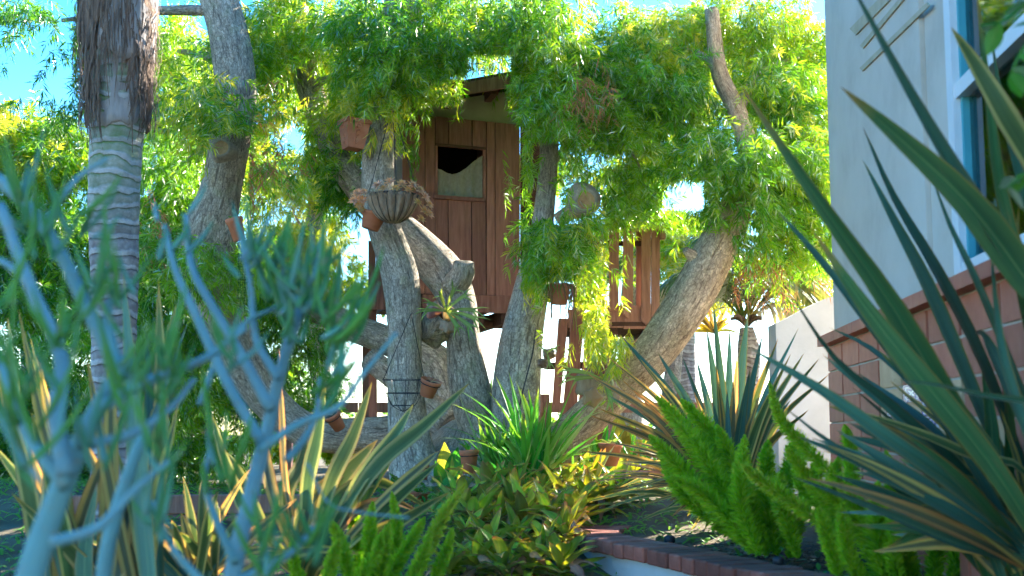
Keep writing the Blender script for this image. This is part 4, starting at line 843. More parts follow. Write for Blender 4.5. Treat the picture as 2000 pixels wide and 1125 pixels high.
# ------------------------------------------------------------------ plant materials
PH_BLUE = leafy('flax_blue_green', striped([(0.0, (0.34, 0.20, 0.06)), (0.045, (0.12, 0.19, 0.09)), (0.2, (0.070, 0.165, 0.120)), (0.47, (0.062, 0.155, 0.112)), (0.5, (0.15, 0.24, 0.11)), (0.53, (0.065, 0.165, 0.115)), (0.8, (0.070, 0.165, 0.122)), (0.955, (0.12, 0.19, 0.09)), (1.0, (0.34, 0.20, 0.06))], ((0.30, 0.20, 0.08), 0.93), 0.34, 0.2), trans=0.14, rough=0.36, gloss=0.06)
PH_GREEN = leafy('flax_green', striped([(0.0, (0.36, 0.24, 0.05)), (0.05, (0.07, 0.155, 0.05)), (0.46, (0.045, 0.135, 0.055)), (0.5, (0.15, 0.24, 0.08)), (0.54, (0.045, 0.14, 0.056)), (0.95, (0.07, 0.155, 0.05)), (1.0, (0.36, 0.24, 0.05))], ((0.42, 0.26, 0.05), 0.88), 0.26, 0.2), trans=0.2, rough=0.38, gloss=0.05)
PH_VAR = leafy('flax_variegated', striped([(0.0, (0.40, 0.22, 0.08)), (0.05, (0.52, 0.42, 0.14)), (0.17, (0.46, 0.40, 0.13)), (0.22, (0.12, 0.17, 0.055)), (0.5, (0.085, 0.14, 0.05)), (0.78, (0.12, 0.17, 0.055)), (0.83, (0.46, 0.40, 0.13)), (0.95, (0.52, 0.42, 0.14)), (1.0, (0.40, 0.22, 0.08))], ((0.55, 0.34, 0.06), 0.90), 0.25, 0.22), trans=0.28, rough=0.45, gloss=0.04, tcol=(1.2, 1.15, 0.55))
PH_AMBER = leafy('flax_amber', striped([(0.0, (0.42, 0.20, 0.07)), (0.06, (0.56, 0.36, 0.11)), (0.28, (0.52, 0.38, 0.12)), (0.34, (0.17, 0.16, 0.08)), (0.5, (0.12, 0.135, 0.08)), (0.66, (0.18, 0.165, 0.08)), (0.72, (0.52, 0.38, 0.12)), (0.94, (0.56, 0.36, 0.11)), (1.0, (0.42, 0.20, 0.07))], ((0.6, 0.32, 0.08), 0.9), 0.3, 0.25), trans=0.42, rough=0.45, gloss=0.035, tcol=(1.3, 1.05, 0.6))
IRIS = leafy('iris_blade', striped([(0, (0.08, 0.33, 0.035)), (0.5, (0.13, 0.42, 0.05)), (1, (0.08, 0.33, 0.035))], ((0.34, 0.42, 0.06), 0.8), 0.3, 0.15), trans=0.48, rough=0.4, gloss=0.03, tcol=(1.4, 1.25, 0.6))
ROSL = leafy('rosette_leaf', striped([(0.0, (0.30, 0.17, 0.05)), (0.06, (0.36, 0.40, 0.03)), (0.3, (0.30, 0.42, 0.03)), (0.5, (0.42, 0.48, 0.05)), (0.7, (0.30, 0.42, 0.03)), (0.94, (0.36, 0.40, 0.03)), (1.0, (0.30, 0.17, 0.05))], ((0.46, 0.22, 0.08), 0.72), 0.42, 0.25), trans=0.42, rough=0.45, gloss=0.03, tcol=(1.4, 1.2, 0.5))
BRON = leafy('withered_leaf', striped([(0.0, (0.30, 0.17, 0.10)), (0.5, (0.50, 0.33, 0.20)), (1.0, (0.32, 0.18, 0.10))], None, 0.35, 0.3), trans=0.3, gloss=0.01)
FOX = leafy('foxtail_needles', tinted([(0.0, (0.13, 0.36, 0.018)), (0.5, (0.32, 0.58, 0.03)), (0.8, (0.48, 0.62, 0.05)), (1.0, (0.58, 0.58, 0.09))]), trans=0.45, gloss=0.012, tcol=(1.5, 1.35, 0.5))
BROAD = leafy('broad_leaf', striped([(0, (0.08, 0.26, 0.03)), (0.48, (0.09, 0.28, 0.03)), (0.5, (0.22, 0.36, 0.08)), (0.52, (0.09, 0.28, 0.03)), (1, (0.08, 0.26, 0.03))], None, 0.25, 0.12), trans=0.45, gloss=0.06, tcol=(1.4, 1.25, 0.5))
YELL = leafy('yellow_leaf', striped([(0, (0.36, 0.32, 0.05)), (0.5, (0.50, 0.40, 0.06)), (1, (0.36, 0.32, 0.05))], None, 0.2, 0.2), trans=0.45, gloss=0.04)
STAG = leafy('staghorn_frond', striped([(0, (0.20, 0.31, 0.07)), (0.5, (0.28, 0.38, 0.12)), (1, (0.20, 0.31, 0.07))], None, 0.2, 0.12), trans=0.4, gloss=0.03)
PINKS = leafy('pink_succulent', tinted([(0, (0.40, 0.38, 0.05)), (0.4, (0.74, 0.42, 0.08)), (0.75, (0.82, 0.36, 0.12)), (1, (0.82, 0.42, 0.20))]), trans=0.25, gloss=0.03, tcol=(1.2, 1, .8))
def succ():
    m, nt, out = newmat('blue_finger_succulent'); tc = N(nt, 'ShaderNodeTexCoord'); sp = N(nt, 'ShaderNodeSeparateXYZ'); nt.links.new(tc.outputs['UV'], sp.inputs[0])
    a = N(nt, 'ShaderNodeAttribute', attribute_name='tint')
    n = N(nt, 'ShaderNodeTexNoise', i_Scale=14, i_Detail=5); nt.links.new(tc.outputs['Object'], n.inputs['Vector'])
    c = ramp(nt, a.outputs['Fac'], [(0, (0.19, 0.30, 0.31)), (0.4, (0.14, 0.30, 0.24)), (0.7, (0.075, 0.23, 0.07)), (1, (0.11, 0.27, 0.04))]).outputs[0]
    mr = N(nt, 'ShaderNodeMapRange'); mr.inputs['To Min'].default_value = 0.7; mr.inputs['To Max'].default_value = 1.3; nt.links.new(n.outputs['Fac'], mr.inputs['Value'])
    h = N(nt, 'ShaderNodeHueSaturation'); nt.links.new(mr.outputs[0], h.inputs['Value']); nt.links.new(c, h.inputs['Color'])
    n2 = N(nt, 'ShaderNodeTexNoise', i_Scale=55, i_Detail=6, i_Roughness=0.7); nt.links.new(tc.outputs['Object'], n2.inputs['Vector'])
    sc2 = ramp(nt, n2.outputs['Fac'], [(0.57, (0, 0, 0)), (0.66, (0.75,) * 3)]); cc = mixc(nt, sc2.outputs[0], h.outputs[0], (0.30, 0.24, 0.17))
    b = N(nt, 'ShaderNodeBsdfPrincipled', i_Roughness=0.65); b.inputs['Specular IOR Level'].default_value = 0.2; nt.links.new(cc, b.inputs['Base Color'])
    bp = N(nt, 'ShaderNodeBump', i_Strength=0.4, i_Distance=0.003); nt.links.new(n2.outputs['Fac'], bp.inputs['Height']); nt.links.new(bp.outputs[0], b.inputs['Normal'])
    nt.links.new(b.outputs[0], out.inputs['Surface']); return m
SUCC = succ()
def ghit(px, py):
    d = 3.0
    while d < 12 and P(px, py, d)[2] > G(P(px, py, d)[0], d): d += 0.03
    return d
def gpos(px, py):
    d = ghit(px, py); return P(px, py, d)

# ------------------------------------------------------------------ pots and hanging things
def potmesh(h, rt, rb, R, c, parent, name='pot', mat=TERRA, rimh=0.22):
    pr = [(0.002, 0), (rb * .95, 0), (rb, 0.01 * h), (rt * .9, h * (1 - rimh)), (rt * 1.02, h * (1 - rimh) + .005), (rt * 1.05, h * .99), (rt * 1.0, h), (rt * .90, h * .985), (rt * .84, h * .80)]
    V, F = lathe(pr, 28, c, R); o = mesh(name, V, F, mat, parent)
    V, F = lathe([(rt * .87, h * .82), (rt * .4, h * .86), (0.001, h * .87)], 20, c, R); s_ = mesh('soil', V, F, SOIL, parent); return o
def pot(px, py, d, hp_, wp_, label, tilt=0.0, tiltx=0.0, name='flower_pot', ring=True, plant=None):
    c = P(px, py, d); e = empty(name, label, 'pot', 'terracotta pots about the tree', loc=tuple(c))
    R = rot('Y', tilt) @ rot('X', tiltx); h = M(d, hp_); rt = M(d, wp_) / 2
    c0_ = c - R @ np.array([0, 0, h / 2]); potmesh(h, rt, rt * .68, R, c0_, e)
    if ring:
        th_ = np.linspace(0, 2 * math.pi, 25); p = np.stack([np.cos(th_) * rt * 0.97, np.sin(th_) * rt * 0.97, np.full(25, h * .74)], 1) @ R.T + c0_
        V, F, uv = tube(p, [0.003] * 25, 25, 5, cap=False); mesh('wire_ring', V, F, WIRE, e, uv=uv)
    return e, c0_ + R @ np.array([0, 0, h * .86]), R
def tuft(base, R, parent, n=14, L=0.09, w_=0.012, mat=BROAD, spread=0.9, name='leaf', g=0.5):
    for i in range(n):
        a = U(0, 6.28); dv = R @ np.array([math.cos(a) * spread * U(.3, 1), math.sin(a) * spread * U(.3, 1), 1.0]); V, F, uv = strap(droop(base, dv, L * U(.7, 1.2), g, 5), w_, 6, (U(-.3, .3), -1, .6), .25, across=3); mesh(name, V, F, mat, parent, uv=uv)
def rosette(c, r, up, parent, seed, tint=.7, n=26):
    rng = np.random.default_rng(seed); V = []; T = []; F = []
    R = np.array(Vector(up).to_track_quat('Z', 'Y').to_matrix())
    for i in range(n):
        a = i * 2.4; k = (i / n); el = 1.35 - 1.25 * k; L = r * (0.45 + 0.6 * k) * rng.uniform(.85, 1.1)
        d = np.array([math.cos(a) * math.cos(el), math.sin(a) * math.cos(el), math.sin(el)]); s_ = np.array([-math.sin(a), math.cos(a), 0]); u = np.cross(d, s_)
        b = len(V); w_ = r * 0.15
        for (t, ww, hh) in ((0, .5, 0), (.55, 1.0, .05), (1, 0.02, .15)):
            for x in (-1, 0, 1): V.append((R @ (d * L * t + s_ * x * w_ * ww - u * hh * r + u * (0.06 * r if x == 0 else 0))) + c); T.append(np.clip(tint + 0.3 * (t - .5) + rng.normal(0, .1), 0, 1))
        for q_ in range(2):
            for x in range(2): F.append((b + q_ * 3 + x, b + q_ * 3 + x + 1, b + q_ * 3 + x + 4, b + q_ * 3 + x + 3))
    return mesh('succulent_rosette', V, F, PINKS, parent, tint=T)

# hanging half-basket with rosettes
hb_c = P(768, 405, 7.42)
hb = empty('hanging_basket', 'ribbed coir half-basket spilling pink succulents on the trunk', 'basket', loc=tuple(hb_c))
Rb = M(7.42, 50)
pr = [(0.02, -0.62), (0.30, -0.60), (0.55, -0.45), (0.75, -0.22), (0.90, 0.05), (0.98, 0.32), (1.0, 0.45), (0.93, 0.46), (0.86, 0.36), (0.3, 0.30), (0.001, 0.30)]
V, F = lathe([(a * Rb, b * Rb) for a, b in pr], 96, hb_c, None, lobes=16, lamp=0.07); mesh('liner', V, F, COIR, hb)
for i in range(16):
    a = 2 * math.pi * (i + .5) / 16; p = [hb_c + np.array([math.cos(a) * r_ * Rb * 1.0, math.sin(a) * r_ * Rb * 1.0, z * Rb]) for r_, z in pr[1:7]]
    V, F, uv = tube(p, [0.0022] * 6, 14, 5); mesh('rib', V, F, WIRE, hb, uv=uv)
th_ = np.linspace(0, 2 * math.pi, 33); V, F, uv = tube(np.stack([np.cos(th_) * Rb, np.sin(th_) * Rb, np.full(33, .45 * Rb)], 1) + hb_c, [0.005] * 33, 48, 6, cap=False); mesh('rim_wire', V, F, WIRE, hb, uv=uv)
for px_ in (720, 775, 815):
    V, F, uv = tube([P(px_, 378, 7.36), P(767 + (px_ - 767) * .2, 240, 7.5)], [0.0025] * 2, 3, 5); mesh('hanger_wire', V, F, WIRE, hb, uv=uv)
k = 0
for (px_, py_, r_, ti) in [(738, 362, 15, .85), (762, 355, 14, .8), (785, 360, 15, .6), (806, 362, 15, .75), (820, 372, 14, .6), (830, 385, 15, .75), (838, 400, 14, .55), (828, 412, 15, .5), (838, 418, 14, .6), (822, 428, 13, .45), (750, 368, 12, .5), (774, 368, 13, .4), (797, 371, 12, .5), (815, 395, 12, .3)]:
    rosette(P(px_, py_, 7.30), M(7.3, r_), ((px_ - 768) / 60, -0.7, 0.6), hb, 100 + k, ti); k += 1
mb = MB()
for i in range(90):                                    # dry straw at the brim
    c = hb_c + np.array([U(-.9, .5) * Rb, -U(.5, 1.0) * Rb, .46 * Rb]); V, F, uv = strap(droop(c, (U(-1, 1), -1, U(0, .6)), U(.04, .10), 1.0, 5), 0.003, 5, (0, -1, .3), .1, across=2); mb.add(V, F, uv)
mb.build('dry_straw', BRON, hb)
# terracotta shard pot with rosettes at the left of the basket
e, b_, R = pot(727, 432, 7.5, 34, 50, 'leaning terracotta pot under the hanging basket with a pink rosette plant', 0.28, name='flower_pot', ring=False)
for (px_, py_, r_, ti) in [(700, 378, 16, .9), (693, 392, 15, .85), (708, 392, 15, .75), (702, 402, 13, .5), (712, 376, 12, .8), (705, 410, 11, .3)]:
    rosette(P(px_, py_, 7.42), M(7.4, r_), ((px_ - 702) / 40, -0.8, 0.5), e, 200 + k, ti); k += 1
V, F, uv = tube([P(722, 425, 7.47), P(712, 412, 7.45), P(703, 395, 7.44)], [0.01, 0.009, 0.008], 8, 8); mesh('stem', V, F, BRON, e, uv=uv)
# square tapering carved pot
sq_c = P(691, 264, 7.6); sq = empty('square_pot', 'square tapering terracotta planter hung high on the trunk', 'pot', 'terracotta pots about the tree', loc=tuple(sq_c))
h2, wt, wb = M(7.6, 58) / 2, M(7.6, 52) / 2, M(7.6, 33) / 2; Rq = rot('Z', 0.5) @ rot('Y', 0.05)
lv = [(-h2, wb), (h2 * .72, wt * .93), (h2 * .72, wt * 1.02), (h2, wt * 1.06), (h2, wt * .9), (h2 * .8, wt * .86)]
V = []; F = []
for z, s_ in lv: V += [Rq @ np.array([x * s_, y * s_, z]) + sq_c for x, y in ((-1, -1), (1, -1), (1, 1), (-1, 1))]
for i in range(len(lv) - 1):
    for j in range(4): F.append((i * 4 + j, i * 4 + (j + 1) % 4, (i + 1) * 4 + (j + 1) % 4, (i + 1) * 4 + j))
F += [(3, 2, 1, 0), tuple(20 + j for j in range(4))]
mesh('pot', V, F, TERRA, sq, smooth=False)
for j in range(2):                                     # raised scroll on the two faces in view
    for q_ in range(3):
        th_ = np.linspace(0, 4.6, 14); rr_ = np.linspace(0.028, 0.006, 14); z0 = (0.45 - q_ * 0.5) * h2; s0 = np.interp(z0, [-h2, h2 * .72], [wb, wt * .93])
        p = []
        for a, r_ in zip(th_, rr_):
            u_, zz = math.cos(a + q_) * r_ * (1 - .2 * q_), z0 + math.sin(a + q_) * r_
            s0 = np.interp(zz, [-h2, h2 * .72], [wb, wt * .93]); p.append(Rq @ (np.array([u_, -s0 - .001, zz]) if j == 0 else np.array([-s0 - .001, u_, zz])) + sq_c)
        V, F, uv = tube(p, [0.004] * 14, 14, 6); mesh('relief', V, F, TERRA, sq, uv=uv)
for i in range(14):
    a = U(0, 6.28); V, F, uv = strap(droop(sq_c + [0, 0, h2], (math.cos(a), math.sin(a) - .3, .7), U(.08, .2), 1.1, 6), 0.008, 7, (0, -1, .5), .2, across=3); mesh('leaf', V, F, BROAD, sq, uv=uv)
# hanging pot with trailing stems on the fourth trunk
e, b_, R = pot(1093, 575, 7.45, 40, 44, 'terracotta pot hanging under the leaves with pale trailing stems', 0.04, ring=False)
tuft(b_, R, e, 12, .08, .016, STAG)
for i in range(34):
    a = U(0, 6.28); rt_ = M(7.45, 22); s0 = b_ + np.array([math.cos(a) * rt_, math.sin(a) * rt_, .012]); Lh = U(.06, .30)
    p = [s0, s0 + np.array([math.cos(a) * .02, math.sin(a) * .02, -.01]), s0 + np.array([math.cos(a) * .03 + U(-.02, .02), math.sin(a) * .03, -Lh * .5]), s0 + np.array([math.cos(a) * .03 + U(-.03, .03), math.sin(a) * .03, -Lh])]
    V, F, uv = tube(p, [.003, .004, .0035, .0015], 10, 5); mesh('trailing_stem', V, F, BRON if i % 3 else STAG, e, uv=uv)
e, b_, R = pot(838, 758, 7.5, 34, 40, 'tilted terracotta pot strapped between the two middle trunks', 0.32, 0.25); tuft(b_, R, e, 10, .09, .005, BRON, 1.6)
e, b_, R = pot(655, 822, 8.2, 38, 34, 'terracotta pot lying on the dark low limb behind the blue succulent', -0.5, 0.5); tuft(b_, R, e, 6, .06, .01, BRON, 1.2)
e, b_, R = pot(825, 922, 7.35, 29, 26, 'small terracotta pot wired to the foot of the nearest trunk', 0.0)
e, b_, R = pot(818, 972, 7.2, 22, 40, 'shallow terracotta pot half hidden in greenery at the trunk foot', 0.05, ring=False); tuft(b_, R, e, 16, .10, .02, BROAD, 1.2)
e, b_, R = pot(916, 902, 7.35, 46, 38, 'tall terracotta pot between yellow leaf and grassy clump', -0.05); tuft(b_, R, e, 8, .14, .012, IRIS, .5)
e, b_, R = pot(1192, 888, 7.9, 44, 46, 'broad terracotta pot at the foot of the leaning trunk', 0.02, ring=False); tuft(b_, R, e, 10, .12, .014, STAG, .9)
e, b_, R = pot(462, 448, 7.45, 46, 34, 'slim terracotta pot fixed to the scarred left trunk', -0.25, 0.1, ring=False); tuft(b_, R, e, 8, .07, .012, BROAD, 1.0)
for i in range(6):                                     # string-of-beads trailing from it
    x = 468 + i * 4 + U(-1, 1); p0 = P(x, 470, 7.4); Lb = U(.25, .45); V, F, uv = tube([p0, p0 - [0.004, 0, Lb * .5], p0 - [0, 0, Lb]], [.0015] * 3, 6, 4); o = mesh('bead_stem', V, F, BROAD, e, uv=uv)
    mb = MB()
    for q_ in range(int(Lb / .016)):
        c = p0 - [U(-.004, .004), U(-.004, .004), q_ * .016]; V, F = lathe([(.0003, -.006), (.0055, 0), (.0003, .006)], 6, c); mb.add(V, F)
    mb.build('beads', BROAD, o)
# wire basket frame round the near trunk
wb_ = empty('wire_holder', 'empty black wire basket frame hung against the nearest trunk', 'wire frame', loc=tuple(P(790, 770, 7.5)))
c = P(788, 742, 7.55); rw = M(7.5, 41)
rings = [(0, rw), (-M(7.5, 26), rw * .86), (-M(7.5, 50), rw * .55)]
th_ = np.linspace(0, 2 * math.pi, 33)
for z, r_ in rings:
    V, F, uv = tube(np.stack([np.cos(th_) * r_, np.sin(th_) * r_ * .8, np.full(33, z)], 1) + c, [0.0026] * 33, 40, 5, cap=False); mesh('ring', V, F, WIRE, wb_, uv=uv)
for i in range(9):
    a = 2 * math.pi * i / 9; p = [c + np.array([math.cos(a) * r_, math.sin(a) * r_ * .8, z]) for z, r_ in rings] + [c + np.array([0, 0, -M(7.5, 62)])]
    V, F, uv = tube(p, [0.0018] * 4, 9, 4); mesh('spoke', V, F, WIRE, wb_, uv=uv)
for a in (math.pi * .95, 0.1):
    p = [c + np.array([math.cos(a) * rw, math.sin(a) * rw * .8, 0]), P(803, 612, 7.52)]; V, F, uv = tube(p, [0.0024] * 2, 3, 4); mesh('hanger_wire', V, F, WIRE, wb_, uv=uv)
# thin irrigation line running up the middle trunk
hz_ = empty('irrigation_hose', 'thin black watering hose running up the middle trunk', 'hose', loc=tuple(P(975, 900, 7.5)))
V, F, uv = tube([P(970, 960, 7.5), P(985, 900, 7.55), P(1004, 840, 7.58), P(1022, 760, 7.6), P(1040, 690, 7.64), P(1046, 640, 7.66)], [.005] * 6, 40, 6); mesh('hose', V, F, BLACKP, hz_, uv=uv)
# staghorn ferns: brown shield plates and forked green fronds
def stag(px, py, d, sc_, label, dirs, seed):
    rn = random.Random(seed); c = P(px, py, d); e = empty('staghorn_fern', label, 'fern', loc=tuple(c))
    for i in range(5):
        R = np.array(Vector((rn.uniform(-.5, .5), -1, rn.uniform(-.3, .5))).to_track_quat('Z', 'Y').to_matrix()); r_ = sc_ * rn.uniform(.24, .42)
        V, F = lathe([(0.002, .02), (r_ * .5, .018), (r_ * .85, .004), (r_, -.006), (r_ * .9, -.012)], 26, c + np.array([rn.uniform(-.5, .5) * sc_, 0.02 + .012 * i, rn.uniform(-.6, .3) * sc_]), R, lobes=rn.choice((3, 5, 7)), lamp=.16); mesh('shield', V, F, (BRON, COIR, BRON)[i % 3], e)
    for (dx, dz, L) in dirs:
        L *= sc_; dv = nrm((dx, -0.55, dz)); b0_ = c + np.array([0, -.03, 0]); p = droop(b0_, dv, L, .22, 6); V, F, uv = strap(p, .05 * sc_ * 3.2, 9, (0, -1, .5), .2, prof=[.25, .5, .8, 1, 1.15], across=5); o = mesh('frond', V, F, STAG, e, uv=uv)
        for s_ in (-1, 0.15, 1):
            tdir = nrm(p[-1] - p[-2]); sd = nrm(np.cross(tdir, (0, -1, .5))); v2 = nrm(tdir + sd * s_ * .7); V, F, uv = strap(droop(p[-1] - tdir * .012 + sd * s_ * .05 * sc_, v2, L * rn.uniform(.35, .55), .3, 5), .05 * sc_ * 1.4, 6, (0, -1, .5), .2, prof=[1, 1, .8, .5, .05], across=3); q = mesh('lobe', V, F, STAG, o, uv=uv); q.matrix_parent_inverse = Matrix.Identity(4)
    return e
stag(872, 610, 7.62, .17, 'staghorn fern on brown shields between the two nearest trunks', [(-1, .25, .9), (-.7, .55, .9), (-.2, .8, 1.0), (.3, 1.0, 1.25), (.8, .9, 1.2), (1.2, .3, 1.2), (1.3, -.05, 1.2), (.5, -.5, .8), (.9, -.35, 1.1), (.1, .3, .8)], 3)
stag(1178, 742, 7.55, .20, 'staghorn fern with withered shields low on the leaning trunk', [(-1.2, .6, 1.3), (-1.0, .25, 1.1), (-.4, .9, .9), (.4, 1.0, .9), (.2, -.5, .8)], 4)
stag(1068, 690, 7.5, .10, 'little withered staghorn fern beside the leaning planks', [(-.5, .6, .9), (.6, .5, .9), (.2, -.7, .8)], 6)
# golden tufts growing on the leaning trunk
def goldtuft(px, py, d, label, n=26, L=.26):
    c = P(px, py, d); e = empty('bromeliad', label, 'bromeliad', 'golden bromeliads on the leaning trunk', loc=tuple(c))
    for i in range(n):
        a = U(0, 6.28); dv = (math.cos(a), math.sin(a) * .6 - .2, U(.2, 1.8)); V, F, uv = strap(droop(c, dv, L * U(.45, 1.1), U(.1, .45), 6), .026, 8, (0, -1, .6), .25, across=3); mesh('leaf', V, F, YELL if i % 3 else PH_AMBER, e, uv=uv)
goldtuft(1395, 650, 8.4, 'golden bromeliad glowing just right of the leaning trunk')
goldtuft(1250, 690, 8.1, 'small golden bromeliad under the deck brace', 14, .16)

# ------------------------------------------------------------------ flax (sword leaves)
def flax(label, base, leaves, name='flax_plant', group=None):
    e = empty(name, label, 'plant', group, loc=tuple(base))
    for (pth, w_, mat, nv, tip, tw_) in leaves:
        V, F, uv = strap(pth, w_, 16, nv, .26, tip=tip, twist=tw_); mesh('leaf', V, F, mat, e, uv=uv)
    return e
def pl(pts): return [P(*p) for p in pts]
B, Gn, Va, Am = PH_BLUE, PH_GREEN, PH_VAR, PH_AMBER
fw = (0, -1, 0.25)
near = [
    ([(2010, 1010, 3.25), (1890, 850, 3.1), (1750, 610, 2.95), (1600, 395, 2.85), (1443, 160, 2.8)], 62, Gn, (-.35, -1, .3), .5, .15),
    ([(2180, 860, 3.0), (2010, 560, 2.85), (1890, 375, 2.75), (1770, 170, 2.7), (1640, -70, 2.65)], 84, B, (.5, -1, .3), .45, -.2),
    ([(2150, 760, 2.9), (2000, 540, 2.8), (1890, 395, 2.72), (1760, 272, 2.66), (1640, 168, 2.6)], 82, Gn, (-.6, -1, .5), .5, .2),
    ([(1960, 1010, 3.35), (1850, 830, 3.3), (1720, 660, 3.25), (1600, 505, 3.2), (1512, 405, 3.15)], 44, B, (.6, -1, .2), .5, .0),
    ([(2030, 1060, 3.15), (1930, 900, 3.05), (1800, 740, 2.95), (1690, 600, 2.9), (1586, 448, 2.85)], 60, Gn, (-.2, -1, .4), .42, .1),
    ([(2010, 960, 3.5), (1925, 720, 3.45), (1830, 530, 3.4), (1745, 385, 3.35), (1684, 245, 3.3)], 48, B, (.7, -1, .2), .45, .0),
    ([(1990, 980, 3.6), (1890, 740, 3.5), (1810, 555, 3.45), (1745, 430, 3.4), (1684, 310, 3.35)], 50, B, (.5, -1, .2), .45, .0),
    ([(2040, 900, 3.4), (1965, 690, 3.35), (1905, 545, 3.3), (1855, 440, 3.3), (1818, 340, 3.25)], 30, B, (.6, -1, .2), .5, .1),
    ([(2150, 620, 2.9), (2040, 360, 2.85), (1970, 235, 2.8), (1905, 125, 2.8), (1857, 52, 2.78)], 56, Va, (-.3, -1, .3), .4, .1),
    ([(2110, 800, 3.1), (2010, 560, 3.05), (1955, 380, 3.0), (1930, 190, 3.0), (1905, -40, 2.95)], 50, Gn, (.7, -1, .1), .4, .1),
    ([(2120, 700, 3.3), (2030, 480, 3.3), (1985, 320, 3.25), (1955, 200, 3.25), (1935, 60, 3.2)], 40, B, (.6, -1, .1), .5, .1),
    ([(2010, 1070, 3.3), (1880, 960, 3.2), (1740, 860, 3.1), (1600, 760, 3.05), (1450, 672, 3.0)], 58, B, (.1, -1, .7), .55, .15),
    ([(1990, 1040, 3.4), (1860, 900, 3.35), (1740, 790, 3.3), (1630, 700, 3.25), (1535, 560, 3.2)], 34, B, (.3, -1, .4), .6, .0),
    ([(2160, 790, 2.6), (2040, 788, 2.55), (1930, 775, 2.5), (1830, 752, 2.48), (1735, 742, 2.45)], 62, Gn, (0, -.5, 1), .5, -.25),
    ([(2010, 1100, 3.4), (1880, 1065, 3.3), (1760, 1015, 3.25), (1650, 970, 3.2), (1545, 930, 3.15)], 40, B, (.1, -.8, .8), .55, .0),
    ([(2010, 1085, 3.3), (1880, 1010, 3.2), (1760, 945, 3.15), (1650, 890, 3.1), (1555, 852, 3.05)], 50, B, (.1, -.8, .7), .5, .1),
    ([(2010, 930, 3.2), (1900, 890, 3.2), (1820, 855, 3.2), (1740, 825, 3.2), (1662, 800, 3.2)], 26, Va, (.1, -.8, .6), .5, .3),
    ([(2000, 1060, 3.45), (1860, 970, 3.4), (1740, 920, 3.35), (1630, 870, 3.3), (1525, 790, 3.25)], 30, B, (.2, -1, .5), .6, .0),
    ([(2020, 1090, 3.5), (1900, 1000, 3.5), (1780, 940, 3.5), (1690, 900, 3.5), (1600, 880, 3.5)], 22, Am, (.1, -1, .6), .6, .2),
    ([(2080, 1000, 3.3), (1990, 800, 3.25), (1945, 700, 3.25), (1920, 655, 3.22), (1905, 650, 3.1)], 60, B, (.3, -1, .2), .9, .0),
    ([(2030, 1090, 3.6), (1900, 900, 3.7), (1790, 760, 3.75), (1700, 680, 3.8), (1620, 640, 3.8)], 30, B, (.4, -1, .3), .6, .1),
    ([(2060, 1000, 3.0), (2000, 830, 2.95), (1960, 700, 2.9), (1945, 600, 2.9), (1935, 480, 2.9)], 46, B, (.7, -1, .1), .5, .0),
    ([(2100, 980, 3.2), (2050, 780, 3.15), (2010, 640, 3.1), (1985, 520, 3.1), (1990, 400, 3.1)], 48, Gn, (.5, -1, .1), .5, .0),
    ([(2030, 1100, 3.2), (1960, 960, 3.2), (1880, 830, 3.2), (1800, 700, 3.2), (1690, 560, 3.2)], 36, B, (.5, -1, .2), .6, .0),
    ([(2010, 1080, 3.5), (1930, 940, 3.5), (1840, 800, 3.55), (1760, 690, 3.6), (1700, 600, 3.6)], 34, B, (.5, -1, .2), .6, .0),
]
nb_ = P(2040, 1130, 3.35)
lv_ = []
for pts_, w_, mt, nv, tp, tw_ in near:
    q = [nb_] + pl(pts_); lv_.append((q, M(pts_[2][2], w_ * .88), mt, nv, tp, tw_))
for i in range(16):
    a = U(-2.9, -.2); dv = (-abs(math.cos(a)) * .9, U(-.5, .4), U(.4, 1.3)); lv_.append((droop(nb_ + np.array([U(-.08, .08), U(-.1, .15), 0]), dv, U(.6, .95), U(.05, .3)), U(.035, .06), (B, B, Gn, Am)[i % 4], (U(-.5, .5), -1, .4), .5, U(-.3, .3)))
rx_ = random.Random(31)
for i in range(44):                                    # older, darker leaves low in the clump
    tx, ty = rx_.uniform(1600, 1960), rx_.uniform(640, 1090); dd = rx_.uniform(3.3, 3.9); tip_ = P(tx, ty, dd); b_ = nb_ + np.array([rx_.uniform(-.1, .1), rx_.uniform(0, .3), rx_.uniform(-.05, .05)]); m_ = (b_ + tip_) / 2 + np.array([0.03, 0, rx_.uniform(.02, .10)])
    lv_.append(([b_, m_, tip_], M(dd, rx_.uniform(24, 44)), (B, B, Gn, B, Am)[i % 5], (rx_.uniform(-.5, .6), -1, rx_.uniform(.1, .6)), .55, rx_.uniform(-.3, .3)))
flax('large blue-green flax with broad sword leaves crossing the house wall', nb_, lv_)

mb0 = P(1425, 1012, 6.25); lv_ = []
mids = [((1213, 655), 26, B), ((1283, 685), 26, B), ((1145, 728), 26, Am), ((1215, 742), 24, Am), ((1355, 765), 20, Am), ((1380, 640), 24, B), ((1393, 590), 26, B), ((1461, 610), 30, B), ((1465, 720), 26, B), ((1380, 770), 18, B), ((1280, 760), 24, Am), ((1185, 770), 20, B), ((1165, 795), 20, Am),
        ((1505, 690), 20, Am), ((1530, 720), 22, Va), ((1560, 640), 14, B), ((1570, 690), 20, Va), ((1600, 700), 18, Va), ((1330, 790), 20, Am), ((1420, 760), 18, B), ((1545, 780), 20, B), ((1245, 800), 20, Am), ((1300, 830), 22, Am), ((1580, 800), 18, Va), ((1330, 690), 22, B), ((1250, 700), 22, Am), ((1180, 690), 18, Am), ((1425, 640), 22, B), ((1490, 650), 22, B), ((1440, 690), 22, Am), ((1520, 660), 18, Va), ((1310, 740), 20, B), ((1235, 760), 22, Am), ((1400, 720), 20, Am), ((1360, 700), 22, B), ((1480, 780), 22, Am), ((1545, 690), 16, Va), ((1620, 730), 16, Va), ((1150, 810), 18, Am), ((1200, 830), 18, Am)]
